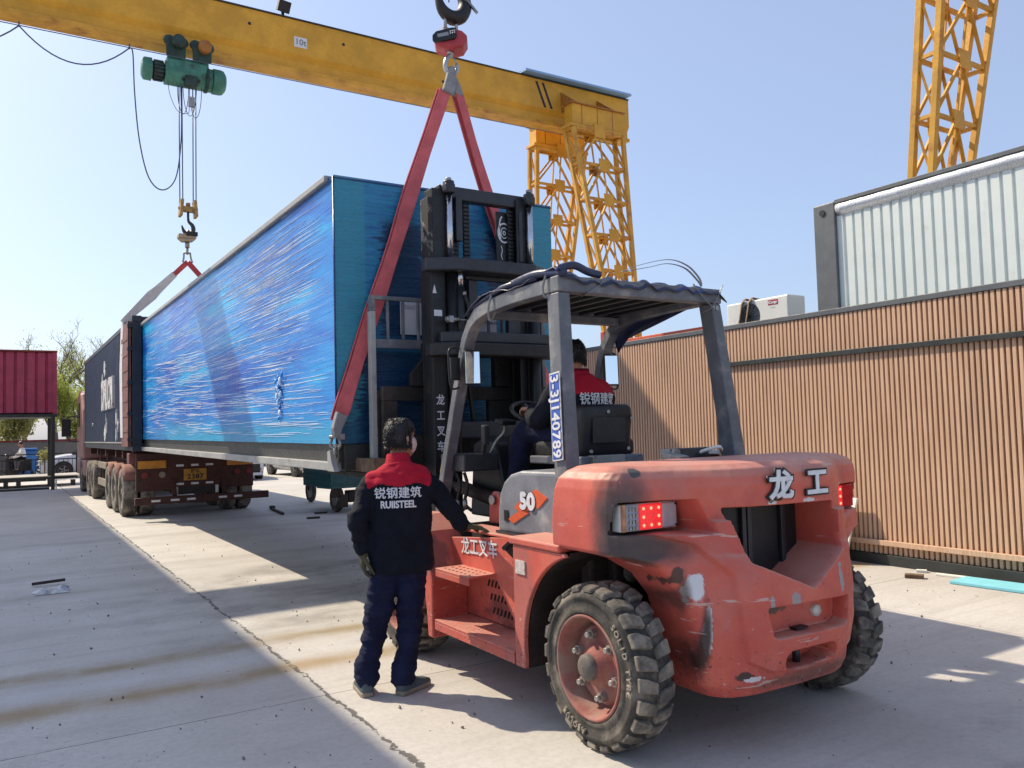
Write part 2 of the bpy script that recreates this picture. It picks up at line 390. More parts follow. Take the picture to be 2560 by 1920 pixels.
MB().box((8.19, 7.86, 0.35), (8.209, 7.90, 1.75)).build('locking_bar', M['black'], sm, .004)
# leaning white board near the wheel, scraps
bd = MB().prism([(5.84, .0), (6.50, .0), (6.50, .72), (5.80, .72)], 'yz', 0, .03)
for v in bd.v: v.x = 7.93 + v.x + v.z*.30
M['foam'] = paint('white_foam', 'dcdad2', .8, 0, .05, 6)
tag(bd.build('board', M['foam'], None, .004), 'white board leaning on the tan slats beyond the rear tyre', 'board')
M['cyan_board'] = paint('pale_blue_foam_board', '7fc8d6', .7, 0, .08, 6)
tag(MB().obox((7.96, 3.95, .018), (.17, .62, .014), (0, 0, .06)).build('foam_sheet', M['cyan_board'], None, .004), 'pale blue foam sheet on the ground beside the slatted cabin', 'sheet')
tag(MB().obox((7.78, 4.93, .02), (.05, .085, .018), (0, 0, .5)).build('wood_offcut', M['wood'], None, .004), 'small wood offcut on the sunny concrete near the blue foam sheet', 'offcut')
tag(MB().obox((8.10, 4.72, .012), (.03, .16, .01), (0, 0, .12)).build('foam_strip', M['foam'], None, .003), 'thin white foam strip at the foot of the slats, larger of two scraps', 'scrap')
tag(MB().obox((8.12, 5.06, .015), (.03, .05, .012), (0, 0, .5)).build('foam_scrap', M['foam'], None, .003), 'small white foam scrap at the foot of the slats', 'scrap')
# orange container and post behind, air conditioner, corrugated grey cabin on top
M['orange'] = paint('orange_red_paint', 'c4512c', .55, 0, .15, 3, ('8a4a36', 4, .6, .85))
oc = thing('orange_container', 'orange-red container roof showing above the slatted cabin', 'container', (12, 12.5, 0))
MB().box((11.15, 11.0, .1), (13.2, 13.9, 3.16)).build('wall', M['orange'], oc, .02)
MB().box((11.10, 10.9, 3.16), (13.3, 13.95, 3.40)).build('top_rail', M['orange'], oc, .01)
MB().box((11.12, 13.96, 3.0), (11.24, 14.08, 3.64)).build('post', paint('red_post', 'a8352c', .6, 0, .2), oc, .01)
M['white_enamel'] = paint('white_enamel', 'd2d2cc', .4, 0, .06, 3, ('a09a8c', 4, .6, .9))
M['ac_grille'] = paint('fan_grille', '55585a', .5, .3, .2, 9)
ac = thing('air_conditioner', 'white outdoor air conditioner unit with a round fan grille on the slatted cabin roof', 'air conditioner', (9.7, 8.4, 2.9))
cs = MB().box((9.6, 7.80, 2.96), (9.98, 8.97, 3.43)).build('casing', M['white_enamel'], ac, .02)
cut(cs, [MB().cyl((9.5, 8.52, 3.185), (9.66, 8.52, 3.185), .205, n=40)])
fg = MB()
for q in range(1, 9): fg.lathe([(q*.0245, 0), (q*.0245+.006, 0), (q*.0245+.006, .008), (q*.0245, .008)], (9.606, 8.52, 3.185), (1,0,0), 32, closed=False)
for q in range(12): fg.beam((9.612, 8.52, 3.185), (9.612, 8.52+.2*math.cos(q*.5236), 3.185+.2*math.sin(q*.5236)), .008, .006, (1,0,0))
fg.build('fan_grille', M['ac_grille'], ac)
MB().box((9.597, 7.98, 3.31), (9.602, 8.16, 3.385)).build('name_plate', paint('crimson_plate', 'a81e38', .5), ac)
text('iCongo', .055, M['white_paint'], cs, (9.594, 8.07, 3.348), (0,-1,0), (0,0,1), off=.002)
text('\u00b7\u00b7\u00b7\u00b7\u00b7\u00b7', .06, paint('crimson_print', 'a84a58', .6), cs, (9.597, 8.07, 3.27), (0,-1,0), (0,0,1))
MB().box((9.62, 7.84, 2.9), (9.68, 8.93, 2.96)).box((9.88, 7.84, 2.9), (9.94, 8.93, 2.96)).build('foot_rail', M['frame_grey'], ac)
hs = MB(); M['webbing_tan'] = paint('faded_brown_webbing', '8a7460', .9, 0, .25, 20)
for yy in (8.64, 8.50):
    hs.tube([(9.75, yy-.05, 3.445), (9.62, yy-.02, 3.47), (9.57, yy, 3.40), (9.575, yy+.05, 3.2), (9.58, yy+.11, 3.0)], [(.05,.012)]*5, 8, ref=(0,0,1))
tag(hs.build('webbing_strap', M['webbing_tan']), 'faded brown webbing strap hung over the front of the air conditioner', 'strap')

M['corrug'] = paint('pale_corrugated_sheet', 'd2dad6', .5, .05, .05, 1.5, ('a9a79c', 2.5, .6, .9), None, .03)
M['foil'] = paint('crinkled_silver_foil', 'e2e3e4', .3, .55, .05, 6, None, None, .5, 14)
gc = thing('corrugated_cabin', 'pale grey corrugated cabin with silver foil under its roof edge, raised behind the slatted cabin', 'cabin', (11.8, 4, 0))
MB().box((11.06, -3, 0), (12.5, 8.3, 2.2)).build('base', M['frame_dark'], gc)
pf = []; y = 7.98; kk = 0
while y > -3:
    w = .022 if kk % 6 else .035
    pf += [(11.05, y), (11.05, y-.156+w+.024), (11.076, y-.156+w+.012), (11.076, y-.156+.012), (11.05, y-.156)]; y -= .156; kk += 1
cw_ = MB(); lo_, hi_ = 2.32, 4.78
for i in range(len(pf)-1):
    a, b = pf[i], pf[i+1]; cw_.add([(a[0],a[1],lo_),(b[0],b[1],lo_),(b[0],b[1],hi_),(a[0],a[1],hi_)], [(0,1,2,3)])
cw_.build('wall', M['corrug'], gc)
MB().box((11.1, -3, 2.25), (12.45, 7.98, 4.9)).build('inner_wall', M['corrug'], gc)
MB().box((11.0, 7.98, 2.2), (11.35, 8.37, 5.0)).build('corner_post', M['frame_grey'], gc, .015)
MB().cyl((10.985, 8.2, 4.86), (11.02, 8.2, 4.86), .05, n=16).build('lifting_eye', M['black'], gc)
MB().box((11.0, -3, 4.96), (12.5, 7.979, 5.02)).build('roof_edge', M['frame_grey'], gc, .005)
rg = []; random.seed(3)
for i in range(120):
    yy = 7.96 - i*.092; w = [random.uniform(-.006, .006) for _ in range(8)]
    rg.append([(11.02+w[0], yy, 4.955), (10.985+w[1], yy, 4.92), (10.985+w[2], yy, 4.87), (11.0+w[3], yy, 4.83), (11.03+w[4], yy, 4.80), (11.045, yy, 4.77+w[5]), (11.09, yy, 4.76), (11.09, yy, 4.955)])
MB().loft(rg, True, True).build('foil_strip', M['foil'], gc)
MB().box((11.0, -3, 2.2), (12.5, 7.97, 2.31)).build('floor_rail', M['frame_grey'], gc)
# ------------------------------------------------------------------ gantry cranes
M['yellow'] = paint('crane_yellow_paint', 'd19d2c', .55, 0, .16, 1.6, ('9c5a2c', 1.3, .56, .9), ('5a3524', 9, .80), .06)
M['yellow2'] = paint('crane_yellow_lattice', 'cd9a34', .6, 0, .2, 2.5, ('8a4c2a', 2.2, .5, .8), ('4a2c20', 11, .74), .08)
M['crane_red'] = paint('crane_red_oxide', 'a5702f', .65, 0, .25, 3, ('7a3a26', 3, .48, .75))
M['green'] = paint('hoist_green_paint', '3f8070', .5, 0, .25, 7, ('39443f', 6, .52, .75), None, .08)
M['dark_green'] = paint('hoist_dark_green', '22403a', .6, 0, .3, 8, ('1d1d1c', 6, .5, .75))
M['blue_sheet'] = paint('blue_roof_sheet', '7fa6cc', .45, .1, .1, 2)
M['rope'] = paint('steel_rope', '4a4f58', .5, .4, .2, 20)
M['cable'] = paint('grey_cable', '4d5568', .6, 0, .2, 20)
def lattice_leg(name, parent, cx, y0, y1, z0, z1, w0, w1, d):
    """box lattice leg from (y0,z0) foot to (y1,z1) head, width w0->w1 in X, depth d"""
    leg = None
    def pt(t, sx, sy):
        w = w0+(w1-w0)*t; return Vector((cx+sx*w/2, y0+(y1-y0)*t+sy*d/2, z0+(z1-z0)*t))
    ch = MB()
    for sx in (-1, 1):
        for sy in (-1, 1): ch.beam(pt(0, sx, sy), pt(1, sx, sy), .105, .105, (1,0,0))
    leg = ch.build(name, M['yellow2'], parent, .008, 1)
    br = MB(); pl = MB(); n = 9
    for i in range(n+1):
        t = i/n
        for sy in (-1, 1): br.beam(pt(t,-1,sy), pt(t,1,sy), .06, .06)
        for sx in (-1, 1): br.beam(pt(t,sx,-1), pt(t,sx,1), .06, .06)
        for sy in (-1, 1):
            if i == 0: continue
            m = (pt(t,-1,sy)+pt(t,1,sy))/2; s = .12 + .05*t
            pl.obox(m + Vector((0, sy*.05, 0)), (s, .008, s), (R(-3), 0, 0))
        if i < n:
            t2 = (i+1)/n
            for sy in (-1, 1):
                m = (pt(t2,-1,sy)+pt(t2,1,sy))/2
                br.beam(pt(t,-1,sy), m, .048, .048); br.beam(pt(t,1,sy), m, .048, .048)
                m0 = (pt(t,-1,sy)+pt(t,1,sy))/2; br.beam(m0, m, .032, .032)
            for sx in (-1, 1): br.beam(pt(t,sx,-1), pt(t2,sx,1), .038, .038)
    br.build('bracing', M['yellow2'], leg); build_each(pl, 'gusset_plate', M['yellow'], leg)
    hd = MB().beam(pt(1,-1,0)+Vector((-.1,0,.06)), pt(1,1,0)+Vector((.1,0,.06)), d+.08, .08).build('head_flange', M['yellow2'], leg, .006)
    ft = MB().box((cx-.9, y0-.3, z0-.35), (cx+.9, y0+.3, z0-.02)).build('foot_beam', M['yellow'], leg, .02)
    wh = MB()
    for sx in (-.7, .7): wh.cyl((cx+sx, y0-.09, .2), (cx+sx, y0+.09, .2), .2, n=20)
    build_each(wh, 'rail_wheel', M['steel_dark'], leg)
    return leg
def gantry(yc, label, x0, x1):
    g = thing('gantry_crane', label, 'gantry crane', (13.2, yc, 0))
    za, zb = 9.45, 10.62; hw = .2
    # web plates with a waist above the running flange
    prof = [(-hw, zb), (hw, zb), (hw, za+.42), (.12, za+.30), (.12, za+.09), (-.12, za+.09), (-.12, za+.30), (-hw, za+.42)]
    gd = MB().prism([(yc+a, b) for a, b in prof], 'yz', x0, x1).build('girder', M['yellow'], g, .004, 1)
    MB().box((x0, yc-.21, za+.0), (x1, yc+.21, za+.088)).build('running_flange', M['yellow2'], gd, .004, 1)
    MB().box((x0, yc-.23, zb+.001), (x1, yc+.23, zb+.03)).build('top_flange', M['frame_dark'], gd)
    for s, zz in ((-1, 0), (1, 0)):
        y1 = yc + s*.83
        lg = lattice_leg('leg', g, 13.07, yc + s*2.15, y1, .75, 9.18, .34, 1.62, .34)
        hb = MB().box((12.25, y1-.17, 9.30), (13.89, y1+.17, 9.80)).build('head_box', M['yellow'], lg, .006)
        sb = MB()
        for xx in (12.55, 13.05, 13.55): sb.box((xx-.010, y1-.176, 9.30), (xx+.010, y1+.176, 9.80))
        sb.build('seam', M['crane_red'], lg)
        MB().box((12.18, y1-.22, 9.801), (13.96, y1+.22, 9.83)).build('cap_plate', M['crane_red'], lg)
        tie = MB()
        for xx in (12.5, 13.7): tie.prism([(yc+s*.2, 9.85), (y1+s*.15, 9.845), (yc+s*.2, 10.4)], 'yz', xx-.02, xx+.02)
        build_each(tie, 'gusset', M['crane_red'], lg)
    return g, gd
CY = 17.35
g1, gd1 = gantry(CY, 'yellow gantry crane spanning the yard beyond the forklift, on two splayed lattice legs', -26, 14.8)
MB().prism([(CY-.44, 10.655), (CY-.44, 10.70), (CY+.44, 10.74), (CY+.44, 10.70)], 'yz', 11.25, 14.72).build('roof_sheet', M['blue_sheet'], g1)
rb = MB()
for i in range(7): rb.box((11.25, CY-.42+i*.13, 10.70+i*.006), (14.72, CY-.40+i*.13, 10.722+i*.006))
rb.build('sheet_rib', M['blue_sheet'], g1)
st = MB()
for a in (11.68, 11.88): st.add([(a, CY-.2035, 10.55), (a+.075, CY-.2035, 10.55), (a+.335, CY-.2035, 9.9), (a+.26, CY-.2035, 9.9)], [(0,1,2,3)])
build_each(st, 'hazard_stripe', M['black_paint'], gd1)
MB().box((5.37, CY-.206, 10.02), (5.66, CY-.201, 10.25)).build('capacity_sign', M['white_paint'], gd1)
text('10t', .19, paint('grey_print', '5b6670', .6), gd1, (5.515, CY-.209, 10.135), (1,0,0), (0,0,1))
dt = MB()
for x, z in ((4.42, 10.3), (6.5, 10.32), (2.1, 10.3), (9.0, 9.98), (0.3, 10.3)): dt.cyl((x, CY-.204, z), (x, CY-.199, z), .035, n=12)
build_each(dt, 'hole', M['black'], gd1)
# flood lamp on the girder
MB().beam((5.16, CY-.1, 10.65), (5.16, CY-.1, 10.84), .06, .06).obox((5.16, CY-.18, 10.87), (.13, .10, .12), (.5, .12, 0)).build('flood_lamp', M['black'], g1, .01)
# hoist trolley under the running flange
HX, HY = 3.20, CY
ho = MB().lathe([(.17, -.46), (.235, -.45), (.235, .45), (.17, .46)], (HX+.02, HY, 8.97), (1,0,0), 32).build('hoist', M['green'], g1)
MB().box((HX-.40, HY-.16, 9.12), (HX+.40, HY+.16, 9.28)).box((HX-.40, HY-.23, 8.95), (HX+.36, HY-.12, 9.20)).build('side_plate', M['green'], ho, .02)
MB().lathe([(.02, 0), (.17, .0), (.19, .02), (.19, .20), (.15, .22)], (HX-.66, HY, 8.98), (1,0,0), 24).build('motor_body', M['black'], ho)
fin = MB()
for i in range(16):
    a = i*math.pi/8; fin.beam((HX-.64, HY+.19*math.cos(a), 8.98+.19*math.sin(a)), (HX-.46, HY+.19*math.cos(a), 8.98+.19*math.sin(a)), .02, .03)
fin.build('cooling_fin', M['dark_green'], ho)
MB().lathe([(.01, -.01), (.16, 0), (.22, .04), (.225, .18), (.19, .19)], (HX-.86, HY, 8.98), (1,0,0), 28).build('motor_cap', M['green'], ho)
MB().lathe([(.21, 0), (.255, .02), (.255, .16), (.24, .22), (.17, .27), (.01, .28)], (HX+.48, HY, 8.97), (1,0,0), 28).build('gear_cap', M['green'], ho)
MB().lathe([(.255, 0), (.262, .01), (.262, .05), (.255, .06)], (HX+.34, HY, 8.97), (1,0,0), 28).build('band', M['dark_green'], ho)
MB().box((HX-.08, HY-.30, 8.68), (HX+.16, HY-.1, 8.90)).box((HX-.14, HY-.27, 8.80), (HX+.22, HY-.1, 8.86)).build('rope_guide', M['dark_green'], ho, .03)
for xx, mm in ((HX-.24, 'dark_green'), (HX+.26, 'crane_red')):
    MB().cyl((xx-.13, HY-.17, 9.56), (xx-.13, HY-.25, 9.56), .11, n=20).cyl((xx+.12, HY-.17, 9.56), (xx+.12, HY-.25, 9.56), .11, n=20).box((xx-.20, HY-.30, 9.22), (xx+.17, HY-.25, 9.50)).build('trolley_wheel', M['dark_green'], ho, .02)
    MB().lathe([(.06, .16), (.065, .16), (.12, .15), (.13, .12), (.13, 0), (.1, -.02)], (xx+.02, HY-.30, 9.50), (0,-1,0), 20).build('trolley_motor', M[mm], ho)
rp = MB()
for dx in (-.155, -.10, .10, .155): rp.tube([(HX+dx*1.05, HY-.03, 8.75), (HX+dx, HY-.03, 6.32)], .011, 6)
rp.build('wire_rope', M['rope'], ho)
lp = MB()
for cx_, w, h in ((-.10, .11, .62), (.03, .13, .64), (.14, .12, .66)):
    lp.tube([(HX+cx_+w*math.cos(a), HY-.12, 8.75-h*math.sin(a)) for a in [math.pi*i/14 for i in range(15)]], .007, 6)
lp.tube(cat([(HX-.40, HY-.2, 8.74), (HX-.36, HY-.2, 8.45), (HX-.22, HY-.2, 8.15), (HX-.02, HY-.2, 8.13), (HX+.0, HY-.2, 8.3)]), .006, 6)
lp.build('cable_loop', M['cable'], ho)
MB().box((HX-.01, HY-.22, 8.28), (HX+.11, HY-.16, 8.48)).build('limit_switch', M['zinc'], ho)
def hook_mb(o, s, mirror=1):
    """forged crane hook hanging from o, opening to -X"""
    pts = [(0,0,0), (0,0,-.55), (.06,0,-.85), (.32,0,-1.1), (.42,0,-1.45), (.28,0,-1.78), (-.02,0,-1.9), (-.32,0,-1.74), (-.46,0,-1.42), (-.52,0,-1.18)]
    rr = [.13,.13,.15,.2,.24,.26,.25,.19,.12,.05]
    P = cat(pts, 4); rs = []
    for i in range(len(rr)-1):
        for k in range(4): rs.append(rr[i]+(rr[i+1]-rr[i])*k/4)
    rs.append(rr[-1])
    return MB().tube([Vector(o)+Vector((p.x*mirror, p.y, p.z))*s for p in P], [(r*s*.8, r*s) for r in rs], 12, ref=(0,1,0))
hb = MB()
for dx in (-.135, .135): hb.obox((HX+dx, HY-.03, 6.22), (.03, .12, .17), (0, dx*-.6, 0))
hb.box((HX-.13, HY-.09, 6.15), (HX+.13, HY+.03, 6.26)).cyl((HX, HY-.03, 6.24), (HX, HY-.03, 6.34), .045, n=14).cyl((HX-.19, HY-.03, 6.22), (HX+.19, HY-.03, 6.22), .03, n=12)
M['hook_block'] = paint('hook_block_yellow', 'a98a55', .6, 0, .25, 9, ('5b4a36', 8, .5, .75))
hk = hb.build('hook_block', M['hook_block'], ho, .012)
hook_mb((HX, HY-.03, 6.15), .235).build('hook', M['steel_dark'], ho)
# festoon cable along a taut wire
MB().tube(sag((-26, CY-.6, 9.08), (14, CY-.6, 9.10), .03, 10), .009, 6).build('festoon_wire', M['cable'], g1)
fc = MB(); fc.tube(sag((-1.6, CY-.6, 9.06), (.24, CY-.6, 9.06), .5), .013, 6)
fc.tube(sag((.24, CY-.6, 9.06), (2.05, CY-.6, 9.06), .5), .013, 6)
fc.tube(cat([(2.05, CY-.6, 9.06), (2.11, CY-.6, 8.98), (2.14, CY-.6, 8.2), (2.22, CY-.6, 7.3), (2.38, CY-.6, 6.6), (2.62, CY-.6, 6.38), (2.86, CY-.6, 6.62), (2.98, CY-.5, 7.3), (3.02, CY-.4, 8.0), (3.04, CY-.2, 8.72)], 5), .013, 6)
for x in (.24, 2.05): fc.box((x-.012, CY-.615, 9.04), (x+.012, CY-.585, 9.14))
fc.build('festoon_cable', M['cable'], g1)
# second crane, over the near end of the load: its girder is above the picture, a leg stands behind the cabins
CY2 = 6.05
g2, gd2 = gantry(CY2, 'yellow gantry crane whose lattice leg rises behind the corrugated cabin', -26, 14.8)
SX, SY = 3.42, 6.36
rp = MB()
for dx in (-.1, .1): rp.tube([(SX+dx, SY, 9.5), (SX+dx, SY, 6.2)], .011, 6)
rp.build('wire_rope', M['rope'], gd2)
MB().box((SX-.2, SY-.1, 5.95), (SX+.2, SY+.1, 6.25)).build('hook_block', M['hook_block'], gd2, .03)
k2 = hook_mb((SX+.03, SY, 5.92), .31)
k2.build('hook', M['black'], gd2)
MB().obox((SX+.10, SY-.07, 5.53), (.20, .010, .010), (0, .72, 0)).build('safety_latch', M['zinc'], gd2)
tl = MB()
for dx in (-.13, -.02): tl.tube([(SX+dx, SY-.03, 5.9), (SX+dx, SY-.03, 5.45)], .006, 6)
tl.build('latch_cord', M['rope'], gd2)
# ------------------------------------------------------------------ crane scales, slings
M['pink_red'] = paint('faded_red_paint', 'b23a44', .5, 0, .2, 6, ('c07a72', 5, .6, .9))
M['sling_red'] = paint('red_webbing', 'cc6468', .9, 0, .16, 7, ('8a4448', 4, .58, .85), None, .25, 120)
M['sling_grey'] = paint('grey_sleeve', '8f8f90', .9, 0, .2, 10, ('5f5f62', 6, .5, .8), None, .3, 60)
M['sling_white'] = paint('white_webbing', 'c9c8cc', .9, 0, .12, 9, None, None, .25, 120)
def shackle(mb, top, r, th, axis):
    a = Vector(axis); t = Vector(top)
    pts = [t + a*r*1.0*sx + Vector((0,0,dz)) for sx, dz in ((-1,0),)]
    P = [t + a*(-r*.7) + Vector((0,0,-.0))] + [t + a*(r*math.cos(q)) + Vector((0,0,-r*1.6 - r*math.sin(q))) for q in [math.pi + math.pi*i/10 for i in range(11)]][::1]
    P = [t + a*(-r*.7)] + [t + a*(-r*math.cos(q)) + Vector((0,0,-r*1.3-r*math.sin(q))) for q in [math.pi*i/10 for i in range(11)]] + [t + a*(r*.7)]
    mb.tube(P, th, 8); mb.cyl(t + a*(-r*1.15), t + a*(r*1.15), th*1.1, n=10); mb.obox(t + a*(r*1.15), (th*1.6, th*1.6, th*1.6))
    return mb
# near crane scale
cs = thing('crane_scale', 'red crane scale with a black display, in front of the yellow girder', 'crane scale', (SX, SY, 5.2))
ux = Vector((.86, -.51, 0))   # the scale body is turned a little on its hook
bd_ = MB(); c0 = Vector((SX+.005, SY-.0, 5.10)); ey = Vector((.51, .86, 0)); ez = Vector((0,0,1))
prof = [(-.17,-.02), (-.155,-.075), (-.06,-.105), (.03,-.125), (.13,-.10), (.175,-.03), (.175,.02), (.13,.065), (0,.10), (-.10,.075), (-.16,.04)]
bd_.loft([[c0 + (ux*p*k + ez*q*k)*.86 + ey*d for p, q in prof] for d, k in ((-.115,.80),(-.095,1),(.095,1),(.115,.80))], True, True, False)
b_ = bd_.build('scale_body', M['pink_red'], cs, .012)
dp = MB(); c1 = c0 - ey*.116 - ux*.03
dp.loft([[c1 + ux*p + ez*q - ey*d for p, q in ((-.125,-.045),(-.105,-.065),(.075,-.03),(.09,.0),(.085,.065),(.05,.068),(-.09,.035),(-.125,.0))] for d in (0,.03)], True, True, False).build('display_housing', M['black'], b_, .005)
MB().obox(c1 - ey*.032 + ux*(-.03) + ez*.0, (.05, .003, .016), Matrix((ux, ey, ez)).transposed() @ Euler((0,-.2,0)).to_matrix()).build('display_screen', M['zinc'], b_)
kb = MB()
for i in range(3):
    for j in range(2): kb.obox(c1 - ey*.033 + ux*(.035+i*.018) + ez*(.012+j*.018+i*.004), (.006,.003,.005), Matrix((ux, ey, ez)).transposed())
kb.build('key', M['white_paint'], b_)
sk = MB(); P0 = Vector((SX+.01, SY, 5.19))
sk.tube([P0 + Vector((-.055,0,.0))] + [P0 + Vector((-.055*math.cos(q), 0, .11+.055*math.sin(q))) for q in [math.pi*i/8 for i in range(9)]] + [P0+Vector((.055,0,0))], .016, 8)
sk.cyl(P0+Vector((-.085,0,.02)), P0+Vector((.085,0,.02)), .018, n=10)
sk.build('top_shackle', M['zinc'], cs)
hk = MB(); q0 = Vector((SX+.0, SY, 5.05)); hk.cyl(q0, q0-Vector((0,0,.08)), .03, n=12)
pts = [(0,0,-.06), (-.045,0,-.12), (-.055,0,-.19), (-.02,0,-.245), (.03,0,-.24), (.06,0,-.19), (.055,0,-.15)]
hk.tube(cat([q0+Vector(p) for p in pts], 4), [(.02,.03)]*25, 10, ref=(0,1,0))
hk.tube([q0+Vector((.02,-.01,-.085)), q0+Vector((.058,-.01,-.15))], .008, 6)
hk.build('bottom_hook', paint('galvanised_hook', 'a8aeb0', .4, .7, .15, 9), cs)
# red sling from hook to the two lower corners of the load
sl = thing('lifting_sling', 'red flat webbing sling with grey sleeves lifting the near end of the blue wrapped cabin', 'sling', (SX, SY, 4.8))
XL, XR, YB = 2.30, 4.53, 6.395
def band(mb, pts, w, th, side=(1,0,0)):
    P = [Vector(p) for p in pts]; rg = []
    for i, p in enumerate(P):
        t = (P[min(len(P)-1, i+1)] - P[max(0, i-1)]).normalized(); s_ = Vector(side); s_ = (s_ - t*s_.dot(t)).normalized(); nrm = t.cross(s_)
        ww = w[i] if isinstance(w, (list, tuple)) else w
        rg.append([p - s_*ww/2 - nrm*th/2, p + s_*ww/2 - nrm*th/2, p + s_*ww/2 + nrm*th/2, p - s_*ww/2 + nrm*th/2])
    return mb.loft(rg, True, True, False)
apex = Vector((SX-.005, SY-.02, 4.835))
for k, (x, s) in enumerate(((XL, -1), (XR, 1))):
    e = Vector((x, YB, 1.62)); n = 16
    pts = [apex.lerp(e, i/n) + Vector((0, -.012*math.sin(i*.9+k), 0)) for i in range(n+1)]
    wd = [.085 + .030*math.sin(math.pi*min(1, i/5)*.5) + .010*math.sin(i*1.3+k) for i in range(n+1)]
    i0 = 1
    pts2 = pts[:n]+[apex.lerp(e, .972)]; wd2 = wd[:n]+[.10]
    band(MB(), pts2[i0:], wd2[i0:], .012, (1, .1+.25*s, .0)).build('webbing', M['sling_red'], sl, .003)
    band(MB(), [p+Vector((-.022, .05, 0)) for p in pts2[i0:]], wd2[i0:], .012, (1, .5, .0)).build('webbing', M['sling_red'], sl, .003)
    band(MB(), [apex.lerp(e, .955) + Vector((0,-.008,0)), pts[n] + Vector((0,-.01,0.02)), pts[n]+Vector((-.003*s,-.008,-.05))], [.105, .08, .06], .05, (1, .2, 0)).build('sleeve', M['sling_grey'], sl, .008)
    mb = MB(); shackle(mb, e + Vector((0, 0, -.04)), .042, .014, (.8, -.6, 0)); shackle(mb, e + Vector((.0, 0, -.12)), .036, .013, (.5, .85, 0)); mb.build('shackle', M['zinc'], sl)
band(MB(), [apex+Vector((0,0,.03)), apex+Vector((0,0,-.02)), apex+Vector((-.022,-.02,-.12)), apex+Vector((-.055,-.02,-.23))], [.05, .08, .105, .11], .05, (1,0,0)).build('sleeve', M['sling_grey'], sl, .012)
band(MB(), [apex+Vector((0.01,0.02,.02)), apex+Vector((.02,.02,-.06)), apex+Vector((.035,.0,-.13)), apex+Vector((.07,.0,-.23))], [.05, .07, .09, .09], .04, (1,0,0)).build('sleeve', M['sling_grey'], sl, .012)
# far crane scale and white sling
fs = thing('crane_scale', 'small pale crane scale hanging from the hook of the far hoist', 'crane scale', (HX, HY, 5.55))
mb = MB().box((HX-.20, HY-.14, 5.60), (HX+.14, HY+.08, 5.68)); mb.prism([(HX-.20, 5.60), (HX+.14, 5.60), (HX+.08, 5.55), (HX-.12, 5.53)], 'xz', HY-.12, HY+.06); b_ = mb.build('scale_body', paint('dull_cream_paint', 'a99a84', .55, 0, .2, 8, ('6a4f40', 7, .5, .8)), fs, .012)
MB().box((HX-.06, HY-.17, 5.64), (HX+.16, HY-.141, 5.73)).build('display_housing', M['black'], b_, .01)
mb = MB(); mb.tube([(HX-.02, HY-.03, 5.68), (HX+.0, HY-.03, 5.78)], .03, 8); mb.build('top_shackle', M['zinc'], fs)
mb = MB(); mb.cyl((HX-.02, HY-.03, 5.54), (HX-.02, HY-.03, 5.42), .045, n=12); mb.tube([(HX-.02, HY-.03, 5.42), (HX-.02, HY-.03, 5.28)], .025, 8)
mb.tube([(HX-.10, HY-.03, 5.31), (HX+.05, HY-.03, 5.31)], .018, 8); mb.tube(cat([(HX-.085, HY-.03, 5.31), (HX-.09, HY-.03, 5.2), (HX-.11, HY-.03, 5.12)]), .018, 8); mb.tube(cat([(HX+.035, HY-.03, 5.31), (HX+.05, HY-.03, 5.2), (HX+.08, HY-.03, 5.12)]), .018, 8)
mb.build('bottom_shackle', M['zinc'], fs)
ws = thing('lifting_sling', 'white webbing sling hanging from the far hoist over the shipping container', 'sling', (HX, HY, 5.1))
ap = Vector((HX-.015, HY-.03, 5.13)); eL = Vector((2.10, 18.3, 3.97)); eR = Vector((4.62, 18.4, 3.97))
for e, w_ in ((eL, .14), (eR, .10)):
    band(MB(), [ap, ap.lerp(e, .2)], .10, .03, (.73, 0, -.68 if e is eL else .68)).build('sleeve', M['pink_red'], ws)
    band(MB(), [ap.lerp(e, .2), ap.lerp(e, .45), ap.lerp(e, .55), ap.lerp(e, .8), e], [w_*.9, w_*1.2, w_*1.5, w_*1.1, w_*.8], .012, (.73, 0, -.68 if e is eL else .68)).build('webbing', M['sling_white'], ws)
band(MB(), [eL, eL+Vector((-.005,.0,-.1)), (2.08, 18.36, 3.0), (2.08, 18.30, 2.0), (2.085, 18.3, 1.62)], [.2,.34,.42,.40,.36], .02, (0,1,0)).build('webbing', M['sling_white'], ws)
